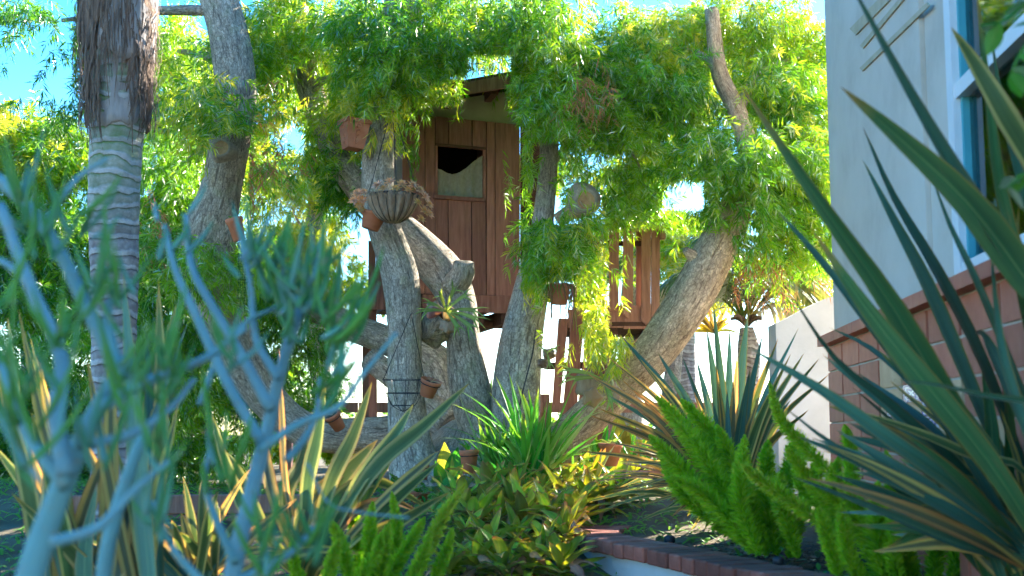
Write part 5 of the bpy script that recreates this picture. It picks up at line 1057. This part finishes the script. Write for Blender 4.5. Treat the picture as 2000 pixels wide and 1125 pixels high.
for (tx, ty), w_, mt in mids:
    tip_ = P(tx, ty, 6.25 + U(-.35, .35)); m_ = (mb0 + tip_) / 2 + np.array([(tip_[0] - mb0[0]) * -.06, 0, abs(tip_[0] - mb0[0]) * .10 + .02])
    lv_.append(([mb0 + np.array([(tip_[0] - mb0[0]) * .08, 0, 0]), m_, tip_], M(6.25, w_), mt, (U(-.4, .4), -1, U(.1, .6)), .55, U(-.3, .3)))
for (tx, ty), w_, mt in [((1130, 880), 16, Am), ((1165, 930), 15, Am), ((1180, 860), 16, Am), ((1205, 900), 18, Am), ((1230, 860), 18, Am), ((1120, 985), 14, Va), ((1190, 960), 14, Am), ((1250, 920), 17, Am), ((1160, 1000), 12, Va), ((1240, 960), 15, Am), ((1290, 1000), 14, Va), ((1310, 1010), 13, Am), ((1225, 880), 18, Am), ((1150, 940), 14, Am)]:
    tip_ = P(tx, ty, 6.2 + U(-.3, .2)); m_ = (mb0 + tip_) / 2 + np.array([0, 0, .10])
    lv_.append(([mb0, m_, tip_], M(6.2, w_), mt, (U(-.4, .4), -.8, U(.4, 1)), .6, U(-.5, .5)))
ry_ = random.Random(62)
for i in range(26):
    tx, ty = ry_.uniform(1185, 1390), ry_.uniform(900, 1045); tip_ = P(tx, ty, ry_.uniform(5.8, 6.4)); tip_[2] = max(tip_[2], .50); m_ = (mb0 + tip_) / 2 + np.array([0, 0, ry_.uniform(.06, .15)])
    lv_.append(([mb0, m_, tip_], M(6.2, ry_.uniform(11, 19)), (Am, Va, Am, BRON)[i % 4], (ry_.uniform(-.4, .4), -.8, ry_.uniform(.3, 1)), .6, ry_.uniform(-.6, .6)))
flax('amber-edged flax fanning out behind the foxtail ferns in the raised bed', mb0, lv_)

lb0 = P(600, 1140, 4.3); lv_ = []
for pts_, w_, mt in [([(720, 930), (830, 830), (917, 748)], 32, Va), ([(690, 960), (770, 850), (808, 788)], 34, PH_VAR), ([(640, 960), (690, 850), (727, 745)], 32, Va), ([(600, 960), (620, 850), (636, 742)], 34, Va), ([(590, 1020), (670, 930), (738, 858)], 50, Va), ([(640, 1040), (720, 940), (790, 850)], 52, Gn), ([(680, 1060), (790, 960), (860, 900)], 30, Va),
                    ([(740, 985), (830, 905), (858, 880)], 20, Am), ([(560, 980), (590, 900), (600, 830)], 28, Va), ([(540, 990), (520, 900), (515, 820)], 26, Am), ([(640, 1000), (730, 940), (850, 1000)], 30, Va), ([(600, 1000), (660, 930), (700, 900)], 26, Am), ([(680, 1010), (760, 980), (820, 1000)], 22, Am), ([(520, 1040), (470, 930), (440, 880)], 26, Va), ([(500, 1040), (440, 900), (415, 810)], 24, Va), ([(560, 960), (550, 800), (545, 680)], 14, Am), ([(630, 1090), (760, 1030), (880, 960)], 34, Va)]:
    q = [lb0] + [P(x, y, 4.25 + i * .12) for i, (x, y) in enumerate(pts_)]; lv_.append((q, M(4.4, w_), mt, (U(-.4, .4), -1, .4), .45, U(-.2, .2)))
flax('cream-striped flax leaning right in front of the trunks', lb0, lv_)
lb1 = P(390, 1160, 4.0); lv_ = []
for i in range(30):
    a = U(0, math.pi); dv = (math.cos(a) * .8, U(-.4, .5), U(.5, 1.4)); lv_.append((droop(lb1 + np.array([U(-.06, .06), U(-.06, .06), 0]), dv, U(.35, .62), U(.1, .5)), U(.03, .05), (Va, Am, B, Va)[i % 4], (U(-.5, .5), -1, .4), .5, U(-.4, .4)))
flax('tangled low flax with tan margins behind the blue succulent stems', lb1, lv_)
lb2 = P(200, 1330, 3.3); lv_ = []
for (tx, ty), w_ in [((15, 620), 30), ((35, 600), 26), ((75, 700), 30), ((240, 530), 34), ((310, 545), 30), ((345, 590), 30), ((285, 640), 28), ((330, 690), 32), ((215, 640), 30), ((370, 620), 18), ((120, 760), 26), ((170, 700), 24), ((260, 760), 30), ((300, 800), 30), ((150, 830), 30), ((60, 800), 28), ((350, 780), 26), ((10, 760), 30), ((-20, 860), 34), ((40, 900), 30), ((90, 880), 30), ((20, 960), 34), ((-10, 700), 28), ((110, 960), 30), ((230, 880), 28), ((190, 940), 30), ((270, 900), 28), ((60, 660), 26)]:
    tip_ = P(tx, ty, 3.5 + U(-.3, .3)); b_ = lb2 + np.array([U(-.2, .2), U(-.1, .1), 0]); m_ = (b_ + tip_) / 2 + np.array([U(-.04, .04), 0, .02])
    lv_.append(([b_, m_, tip_], M(3.4, w_ + 6), (Am, Va, Va, B)[int(U(0, 4))], (U(-.6, .6), -1, .3), .45, U(-.3, .3)))
flax('upright tan-edged flax in front of the palm trunk', lb2, lv_)

# ------------------------------------------------------------------ foxtail ferns
def plume(path, rmax, parent, tint=.5, seed=0, n=2600, name='plume'):
    rmax *= 0.72
    rng = np.random.default_rng(seed); p = crspline(path, 40); Tn, Nn, Bn = frames(p)
    u = rng.uniform(0, 1, n) ** .92; i = np.minimum((u * 39).astype(int), 38); f = (u * 39 - i)[:, None]
    c = p[i] * (1 - f) + p[i + 1] * f; a = rng.uniform(0, 6.283, n)
    pr_ = np.interp(u, [0, .12, .45, .75, .92, 1], [.45, .8, 1, .78, .4, .10]); ra = (np.cos(a)[:, None] * Nn[i] + np.sin(a)[:, None] * Bn[i])
    L = rmax * pr_ * rng.uniform(.6, 1.3, n); d = nrm(ra * .85 + Tn[i] * .6 + rng.normal(size=(n, 3)) * .22)
    b = c + ra * (L * .12)[:, None]; tip = b + d * L[:, None]; sd = nrm(np.cross(d, rng.normal(size=(n, 3)))) * .0017
    mid = b + d * (L * .55)[:, None]
    V = np.stack([b + sd * .5, mid + sd * 1.5, tip, mid - sd * 1.5], 1).reshape(-1, 3); T = np.repeat(np.clip(tint + .06 + rng.normal(0, .16, n) + .30 * (u - .5), 0, 1), 4)
    tv, tf, _ = tube(p[::4], np.full(len(p[::4]), .004), 14, 5); k = len(V)
    F = [tuple(x) for x in np.arange(n * 4).reshape(n, 4)] + [tuple(x + k for x in q) for q in tf]
    o = mesh(name, np.vstack([V, tv]), F, FOX, parent, smooth=False, tint=np.concatenate([T, np.full(len(tv), .3)])); return o
def foxtail(label, base, plumes, seed):
    e = empty('foxtail_fern', label, 'fern', 'foxtail ferns', loc=tuple(base))
    for i, (pts_, w_, d, ti) in enumerate(plumes):
        q = [P(x, y, d) for x, y in pts_]; plume(q, M(d, w_) / 2 * 1.12, e, ti, seed + i)
    return e
foxtail('foxtail fern with upright plumes at the near end of the brick coping', P(1470, 1070, 4.9), [([(1480, 1075), (1400, 935), (1345, 850), (1283, 775)], 74, 5.1, .45), ([(1500, 1070), (1440, 930), (1390, 850), (1330, 780)], 70, 5.2, .42), ([(1470, 1075), (1380, 975), (1320, 905), (1268, 850)], 60, 4.95, .5), ([(1485, 1085), (1450, 1000), (1448, 930), (1455, 850)], 62, 4.8, .55), ([(1515, 1080), (1500, 1000), (1496, 920), (1500, 860)], 60, 4.95, .40), ([(1530, 1070), (1530, 980), (1545, 900), (1560, 850)], 56, 5.1, .38), ([(1450, 1060), (1360, 990), (1320, 940), (1290, 880)], 54, 5.3, .45), ([(1500, 1085), (1470, 1020), (1460, 970), (1440, 900)], 56, 4.9, .5), ([(1490, 1075), (1420, 960), (1370, 880), (1310, 815)], 60, 5.0, .5), ([(1500, 1080), (1430, 985), (1390, 920), (1350, 850)], 60, 4.95, .45), ([(1470, 1080), (1420, 1010), (1370, 960), (1310, 930)], 52, 4.85, .55), ([(1540, 1090), (1560, 1010), (1590, 940), (1600, 890)], 54, 5.0, .4), ([(1520, 1085), (1475, 990), (1430, 900), (1400, 830)], 60, 5.05, .5), ([(1560, 1090), (1540, 1030), (1520, 960), (1530, 920)], 52, 4.8, .55)], 300)
foxtail('foxtail fern with long arching plumes in front of the tiled wall', P(1680, 1130, 4.3), [([(1730, 1100), (1660, 970), (1580, 880), (1525, 820), (1502, 745)], 46, 4.3, .62), ([(1700, 1130), (1610, 1030), (1540, 975), (1480, 935), (1448, 905)], 48, 4.3, .70), ([(1730, 1110), (1660, 1020), (1600, 960), (1560, 910), (1535, 870)], 50, 4.45, .62), ([(1720, 1140), (1680, 1040), (1665, 950), (1660, 880), (1650, 830)], 58, 4.6, .5), ([(1730, 1150), (1720, 1080), (1712, 1010), (1715, 940)], 66, 4.2, .45), ([(1780, 1150), (1770, 1080), (1765, 1010), (1775, 950)], 70, 4.3, .40), ([(1640, 1140), (1625, 1080), (1610, 1030), (1600, 990)], 46, 4.2, .55), ([(1820, 1150), (1830, 1080), (1840, 1010), (1850, 960)], 60, 4.4, .28), ([(1650, 1110), (1620, 1020), (1625, 950), (1640, 890)], 50, 4.8, .5), ([(1700, 1130), (1730, 1040), (1745, 960), (1730, 880)], 60, 4.7, .4), ([(1750, 1150), (1700, 1050), (1640, 980), (1580, 940)], 50, 4.4, .55), ([(1690, 1120), (1600, 990), (1560, 930), (1580, 860)], 44, 4.7, .45), ([(1800, 1150), (1750, 1060), (1690, 1000), (1640, 970)], 54, 4.3, .5), ([(1690, 1150), (1660, 1090), (1650, 1040), (1640, 985)], 50, 4.15, .55), ([(1760, 1150), (1745, 1090), (1750, 1030), (1740, 985)], 54, 4.15, .45), ([(1860, 1150), (1870, 1090), (1880, 1040), (1895, 1000)], 54, 4.3, .25)], 330)
foxtail('sunlit foxtail fern low in front of the striped flax', P(740, 1200, 4.0), [([(790, 1180), (830, 1080), (865, 1010), (908, 945)], 44, 4.2, .85), ([(760, 1190), (770, 1100), (775, 1030), (765, 960)], 40, 4.2, .55), ([(720, 1190), (725, 1100), (722, 1040), (728, 980)], 44, 4.0, .5), ([(690, 1190), (680, 1120), (665, 1060), (640, 1010)], 42, 3.9, .6), ([(640, 1200), (640, 1140), (650, 1090), (665, 1050)], 40, 3.8, .62), ([(740, 1200), (760, 1130), (800, 1060), (830, 1010)], 44, 4.1, .55), ([(780, 1200), (800, 1140), (825, 1090), (840, 1040)], 44, 4.0, .62), ([(700, 1190), (700, 1080), (690, 1000), (700, 920)], 40, 4.3, .4), ([(600, 1200), (590, 1150), (575, 1100), (570, 1050)], 36, 3.9, .5), ([(830, 1200), (850, 1130), (870, 1080), (885, 1030)], 36, 4.1, .6), ([(760, 1200), (745, 1130), (750, 1070), (760, 1020)], 40, 4.0, .6), ([(680, 1200), (705, 1130), (735, 1080), (745, 1040)], 38, 3.9, .55)], 360)  # first plume is tinted yellow for the sun on it

# ------------------------------------------------------------------ ground planting under the tree
def leafmesh(name, L, w_, bend, prof, mat, fold=.3, n=8, across=5, wav=0.0):
    t = np.linspace(0, 1, 6); pth = np.stack([L * t * np.cos(bend * t * .5), 0 * t, L * t * np.sin(-bend * t * .5)], 1); V, F, uv = strap(pth, w_, n, (0, 0, 1), fold, prof=prof, across=across)
    V[:, 2] += wav * np.sin(uv[:, 1] * 9 + uv[:, 0] * 4) * w_
    me = bpy.data.meshes.new(name); me.from_pydata([tuple(v) for v in V], [], F); l = me.uv_layers.new(name='UVMap')
    for lp in me.loops: l.data[lp.index].uv = uv[lp.vertex_index]
    me.polygons.foreach_set('use_smooth', np.ones(len(me.polygons), dtype=bool)); me.materials.append(mat); return me
def inst(me, name, parent, loc, az, el, sc_=1.0, roll=0.0):
    o = bpy.data.objects.new(name, me); link(o); o.location = loc; o.rotation_euler = (roll, -el, az); o.scale = (sc_,) * 3; put(o, parent); return o
RP = [.35, .7, 1, 1.0, .85, .55, .03]
ROS = [leafmesh('leaf', .21, .052, b, RP, ROSL, f, 9, 5, wv) for b, f, wv in ((.5, .5, .05), (.9, .4, .1), (.2, .6, .0), (1.2, .45, .12))]
WIL = [leafmesh('withered_leaf', .17, .05, b, [.4, .9, 1, .8, .6, .3, .03], BRON, .8, 8, 4, .3) for b in (1.4, 2.0)]
ros_at = [(905, 1062), (955, 1078), (1010, 1060), (1062, 1075), (1105, 1055), (930, 1112), (985, 1118), (1040, 1112), (1095, 1118), (880, 1118), (925, 1030), (975, 1028), (1025, 1022), (1075, 1020), (1125, 1012), (950, 995), (1000, 990), (1050, 985), (1100, 982), (1150, 985), (1190, 985), (900, 1000), (1060, 955), (1110, 950), (1160, 950), (1210, 965), (1000, 960), (955, 965), (1185, 925), (1140, 920), (1235, 935), (1100, 925)]
rn = random.Random(21)
row_of = lambda y: 0 if y >= 1100 else 1 if y >= 1045 else 2 if y >= 1008 else 3 if y >= 978 else 4 if y >= 945 else 5
ROWN = ('front', 'second', 'third', 'fourth', 'fifth', 'back'); ORD = ('nearest', 'second from', 'third from', 'fourth from', 'fifth from', 'sixth from', 'seventh from', 'eighth from', 'ninth from')
ros_label = {}
for r_ in range(6):
    ids = sorted([i for i, q_ in enumerate(ros_at) if row_of(q_[1]) == r_], key=lambda i: -ros_at[i][0])
    for k_, i in enumerate(ids): ros_label[i] = 'yellow-green rosette plant below the tree, %s row, %s the brick coping' % (ROWN[r_], ORD[k_])
for i, (x, y) in enumerate(ros_at):
    c = gpos(x, min(y + 22, 1150)); s_ = rn.uniform(.8, 1.2); e = empty('rosette_plant', ros_label[i], 'plant', 'rosette plants massed below the tree', loc=tuple(c))
    n = 19
    for k in range(n):
        el = 1.25 - 1.15 * (k / n) + rn.uniform(-.15, .15); inst(rn.choice(ROS), 'leaf', e, c + np.array([0, 0, .03 + .05 * (1 - k / n)]), k * 2.4 + rn.uniform(-.3, .3), el, s_ * rn.uniform(.75, 1.15), rn.uniform(-.3, .3))
    for k in range(rn.randint(1, 3)): inst(rn.choice(WIL), 'withered_leaf', e, c + np.array([rn.uniform(-.05, .05), rn.uniform(-.08, .0), .06 + rn.uniform(0, .06)]), rn.uniform(0, 6.28), rn.uniform(-.2, .9), s_ * rn.uniform(.6, 1.0), rn.uniform(-1, 1))
IB = [leafmesh('blade', 1.0, .062, b, [.7, 1, 1, .85, .6, .03], IRIS, .35, 9, 3) for b in (.15, .45, .8, 1.2)]
IB2 = [leafmesh('blade', 1.0, .026, b, [.7, 1, 1, .85, .6, .03], IRIS, .35, 8, 3) for b in (.1, .35, .7)]
def iris(px, py, hpx, n, spread, label, lib=IB, seed=0, r0=.05):
    rn = random.Random(seed); c = gpos(px, py); h = M(c[1], hpx); e = empty('iris_clump', label, 'plant', 'grassy clumps at the trunk foot', loc=tuple(c))
    for k in range(n):
        inst(rn.choice(lib), 'blade', e, c + np.array([rn.uniform(-r0, r0), rn.uniform(-r0, r0), 0]), rn.uniform(0, 6.28), math.pi / 2 - abs(rn.gauss(0, spread)), h * rn.uniform(.6, 1.12), rn.uniform(-.2, .2))
iris(1045, 965, 225, 70, .34, 'bright green iris clump with broad fanned blades right of the middle trunk', seed=1, r0=.07)
iris(985, 955, 185, 60, .42, 'deep green iris clump hugging the middle trunk', seed=2, r0=.09)
iris(935, 930, 200, 90, .17, 'tall fine-bladed grassy clump in front of the forked trunk', IB2, seed=3, r0=.10)
iris(1015, 985, 130, 20, .6, 'short spreading iris clump before the middle trunk', seed=4)
iris(1180, 950, 140, 16, .3, 'pale sunlit strap-leaved clump beside the broad terracotta pot', seed=5)
iris(1250, 930, 110, 20, .5, 'sunlit clump of arching blades behind the brick coping', seed=6, r0=.12)
iris(1120, 960, 90, 18, .6, 'small sunlit clump of bent blades among the rosettes', seed=7, r0=.1)
iris(1300, 940, 100, 16, .5, 'narrow sunlit clump under the amber flax', seed=8, r0=.12)
# single broad leaves
def broadplant(px, py, label, leaves, mat=BROAD):
    c = gpos(px, py); e = empty('broad_leaved_plant', label, 'plant', loc=tuple(c))
    for (tx, ty, w_, mt) in leaves:
        d = c[1] - .05; tp = P(tx, ty, d); V, F, uv = strap([c, c * .5 + tp * .5 + [0, 0, .03], tp], M(d, w_), 12, (U(-.3, .3), -1, .2), .25, prof=[.08, .1, .5, .95, 1, .8, .4, .02]); mesh('leaf', V, F, mt, e, uv=uv)
broadplant(872, 985, 'tall broad yellow leaves left of the tall terracotta pot', [(868, 862, 34, YELL), (895, 872, 32, BROAD), (850, 900, 26, BROAD), (905, 905, 24, YELL), (880, 930, 26, BROAD)])
broadplant(1000, 1010, 'single upright broad yellow-green leaf before the iris', [(1003, 915, 34, ROSL), (1020, 960, 24, ROSL), (985, 950, 26, BROAD), (960, 960, 24, BROAD)])
broadplant(1215, 900, 'yellow broad-leaved plant under the leaning trunk', [(1205, 800, 30, YELL), (1240, 820, 28, YELL), (1230, 850, 28, YELL), (1180, 850, 24, BROAD), (1265, 860, 26, YELL)])
# trailing greenery at the trunk foot
rnk = random.Random(9)
OV = [leafmesh('leaf', .05, .028, b, [.3, .9, 1, .7, .05], BROAD, .3, 6, 3) for b in (.4, .9)]
def trailer(px0, py0, px1, py1, n, label):
    c = gpos(px0, py0); e = empty('trailing_plant', label, 'plant', loc=tuple(c))
    for k in range(n):
        x, y = rnk.uniform(px0, px1), rnk.uniform(py0, py1); p = gpos(x, y) + np.array([0, -rnk.uniform(0, .12), rnk.uniform(.0, .14)]); inst(rnk.choice(OV), 'leaf', e, p, rnk.uniform(0, 6.28), rnk.uniform(-.2, 1.2), rnk.uniform(.8, 1.7))
trailer(770, 940, 880, 1010, 150, 'bright green small-leaved trailer round the nearest trunk foot')
trailer(840, 990, 950, 1060, 130, 'dark small-leaved cover between trailer and rosettes')
trailer(1180, 900, 1330, 1000, 150, 'sunlit small-leaved cover behind the coping')
cb = empty('bed_seedlings', 'low dark seedlings dotted over the soil of the raised bed', 'plant', loc=tuple(P(1450, 1080, 5.0)))
rs = random.Random(77)
for k in range(170):
    s = rs.uniform(.6, Ls[-1] - .6); c = eat(s) + inward(s) * rs.uniform(.24, .85) + np.array([0, 0, .47]); inst(rs.choice(OV), 'leaf', cb, c, rs.uniform(0, 6.28), rs.uniform(-.1, 1.2), rs.uniform(.5, 1.2))
# weed-like litter over the ground under everything
mb = MB(); rl = random.Random(4)
for i in range(6000):
    x, y = rl.uniform(-3.6, 1.1), rl.uniform(3.6, 9.0); z = G(x, y) + .01; a = rl.uniform(0, 6.28); V, F, uv = strap(droop((x, y, z), (math.cos(a), math.sin(a), rl.uniform(.1, 1.2)), rl.uniform(.05, .14), .6, 4), rl.uniform(.008, .02), 4, (0, -.3, 1), .2, prof=[.6, 1, .7, .05], across=2); mb.add(V, F, uv)
tag(mb.build('ground_cover', IRIS), 'low green blades and seedlings covering the earth under the tree', 'ground cover', kind='stuff')
# low timber edging at the left
ed = P(345, 985, 6.6); eo = empty('timber_edging', 'weathered pinkish timber edging board behind the low flax', 'board', loc=tuple(ed))
for z, nm in ((0.0, 'board'), (-.105, 'board')):
    V, F = bevel_box((1.5, .05, .10), .006); V = V @ rot('Z', .1).T + ed + [0, 0, z]; mesh(nm, V, F, WOOD_L, eo, smooth=False)

# ------------------------------------------------------------------ blue finger succulents in front
def succulent(label, base, stems, fingers, seed):
    rn = random.Random(seed); e = empty('finger_succulent', label, 'succulent', 'blue finger succulents', loc=tuple(base))
    for (pts_, d, w0, w1) in stems:
        q = [P(x, y, d + k * .03) for k, (x, y) in enumerate(pts_)]; r_ = np.linspace(M(d, w0), M(d, w1), len(q)) / 2 * .55
        V, F, uv = tube(q, r_, 26, 14, .03, 9.0); o = mesh('stem', V, F, SUCC, e, uv=uv, tint=np.full(len(V), rn.uniform(.0, .2)))
    for (x, y, d, n, up, Lp, ti) in fingers:
        c0_ = P(x, y, d)
        for k in range(n if seed == 51 else int(n * .75)):
            a = rn.uniform(0, 6.28); sp_ = rn.uniform(.25, 1.0); dv = nrm((math.cos(a) * sp_ + up, math.sin(a) * sp_ * .7, rn.uniform(.5, 1.1))); L = M(d, Lp) * rn.uniform(.6, 1.4); b_ = c0_ + np.array([rn.gauss(0, .012), rn.gauss(0, .012), rn.uniform(-.05, .03)])
            t = np.linspace(0, 1, 6)[:, None]; q = b_ + dv * L * t * (1 - .25 * t) + np.array([0, 0, 1.0]) * L * .28 * t ** 2
            w_ = M(d, rn.uniform(9, 13.5)) / 2; V, F, uv = tube(q, [w_ * .7, w_, w_ * .95, w_ * .8, w_ * .5, w_ * .12], 10, 9); tn = np.clip(ti + .10 + rn.gauss(0, .18), 0, 1); mesh('finger', V, F, SUCC, e, uv=uv, tint=np.clip(tn + .25 * uv[:, 1] / (L + 1e-6) - .1, 0, 1))
succulent('tall pale blue finger succulent with forked stem before the trunks', P(440, 1350, 1.9),
    [([(440, 1350), (450, 1150), (490, 970), (520, 850), (555, 700), (590, 590), (600, 520)], 2.0, 74, 26), ([(515, 870), (440, 740), (380, 610), (340, 520), (322, 440)], 1.95, 42, 20), ([(530, 800), (470, 690), (410, 590), (375, 520), (362, 420)], 2.05, 44, 20), ([(505, 880), (580, 830), (660, 795), (710, 730), (775, 650)], 1.9, 32, 14), ([(545, 740), (500, 660), (490, 560), (470, 470)], 2.05, 32, 16), ([(430, 1150), (520, 1110), (580, 1070), (620, 1020)], 1.85, 40, 18), ([(460, 1100), (420, 1010), (400, 940), (410, 880)], 1.9, 34, 16), ([(560, 900), (600, 850), (620, 800), (625, 740)], 2.1, 30, 16), ([(440, 1180), (360, 1100), (320, 1040), (300, 980)], 1.8, 36, 16), ([(390, 790), (430, 690), (480, 630), (540, 600)], 2.0, 24, 14), ([(600, 905), (640, 980), (700, 1000), (800, 1012)], 1.95, 12, 8)],
    [(600, 560, 2.0, 18, 0, 120, .55), (570, 620, 2.05, 14, -.1, 110, .5), (640, 640, 2.0, 12, .4, 110, .75), (660, 690, 2.0, 10, .6, 100, .75), (325, 460, 1.95, 3, -.1, 80, .2), (362, 440, 2.05, 3, 0, 80, .35), (475, 490, 2.05, 8, -.1, 100, .45), (540, 560, 2.1, 10, 0, 110, .5), (620, 760, 2.1, 6, .3, 90, .7), (430, 900, 1.9, 10, 0, 110, .75), (600, 1040, 1.85, 10, .2, 110, .7), (310, 1000, 1.8, 8, -.1, 110, .6), (520, 1080, 1.8, 12, 0, 120, .7), (690, 600, 2.1, 8, .5, 90, .6), (550, 520, 2.05, 8, -.2, 90, .5), (630, 560, 2.05, 8, .3, 100, .55)], 51)
succulent('thick blue finger succulent filling the lower left corner', P(60, 1400, 1.6),
    [([(20, 1350), (60, 1120), (130, 930), (190, 800), (250, 700)], 1.65, 120, 50), ([(130, 930), (110, 800), (120, 700), (60, 560), (0, 400)], 1.6, 70, 40), ([(240, 740), (170, 600), (110, 480), (40, 390), (-40, 320)], 1.75, 56, 44), ([(190, 800), (300, 740), (400, 700), (480, 640)], 1.7, 46, 22), ([(190, 1400), (205, 1100), (260, 900), (300, 820)], 1.9, 70, 30), ([(100, 1060), (190, 1030), (260, 960), (330, 900)], 1.55, 44, 20), ([(130, 950), (60, 860), (20, 760), (-10, 680)], 1.6, 54, 26), ([(150, 870), (250, 850), (330, 800), (380, 740)], 1.65, 40, 20), ([(230, 720), (210, 620), (230, 560)], 1.75, 44, 26), ([(90, 430), (150, 350), (210, 310)], 1.8, 26, 16), ([(60, 560), (20, 520), (-20, 500)], 1.7, 30, 18)],
    [(100, 460, 1.75, 12, .1, 130, .6), (40, 400, 1.75, 8, 0, 120, .5), (200, 560, 1.75, 10, .2, 130, .55), (120, 700, 1.55, 12, 0, 150, .8), (40, 780, 1.55, 14, -.1, 160, .8), (330, 740, 1.7, 12, .1, 130, .75), (250, 760, 1.6, 10, 0, 140, .7), (450, 670, 1.7, 8, .2, 100, .45), (320, 900, 1.55, 10, .1, 140, .65), (230, 600, 1.75, 8, 0, 110, .6), (180, 850, 1.6, 10, 0, 150, .6), (10, 640, 1.6, 8, -.1, 150, .75), (60, 900, 1.5, 8, -.2, 150, .6), (150, 420, 1.8, 6, .2, 110, .5)], 52)

# ------------------------------------------------------------------ sprig of a climber at the upper right, small path lights
cl = empty('climber', 'bright green leafy sprig hanging in at the upper right window', 'climber', loc=tuple(P(2060, 100, 2.3)))
for pts_ in ([(2080, -60), (2010, 0), (1960, 40), (1915, 50)], [(2080, -20), (2020, 60), (1985, 120), (1975, 150)], [(2090, 280), (2030, 320), (1990, 350), (1965, 370)]):
    V, F, uv = tube([P(x, y, 2.3) for x, y in pts_], [.004, .003, .003, .002], 12, 6); mesh('stem', V, F, BROAD, cl, uv=uv)
    for k in range(7):
        t = rnk.uniform(.15, 1.0); q = crspline([P(x, y, 2.3) for x, y in pts_], 20)[int(t * 19)]; a = rnk.uniform(0, 6.28); inst(OV[0], 'leaf', cl, q, a, rnk.uniform(-1.2, .3), rnk.uniform(.9, 1.5), rnk.uniform(-1, 1))
def pathlight(px, py, d, label):
    c = P(px, py, d); e = empty('path_light', label, 'light', 'small black path lights in the raised bed', loc=tuple(c)); s_ = M(d, 1)
    V, F = lathe([(.001, -20 * s_), (7 * s_, -20 * s_), (7.5 * s_, -4 * s_), (7 * s_, 0)], 20, c); mesh('stake', V, F, BLACKP, e)
    V, F = lathe([(9 * s_, -2 * s_), (10.5 * s_, 0), (10.5 * s_, 8 * s_), (8.5 * s_, 11 * s_), (.001, 12 * s_)], 24, c, None, lobes=12, lamp=.03); mesh('cap', V, F, BLACKP, e)
pathlight(1308, 1058, 5.55, 'small black path light near the corner of the brick coping')
pathlight(1520, 1100, 4.55, 'black ribbed path light in front of the foxtail fern')
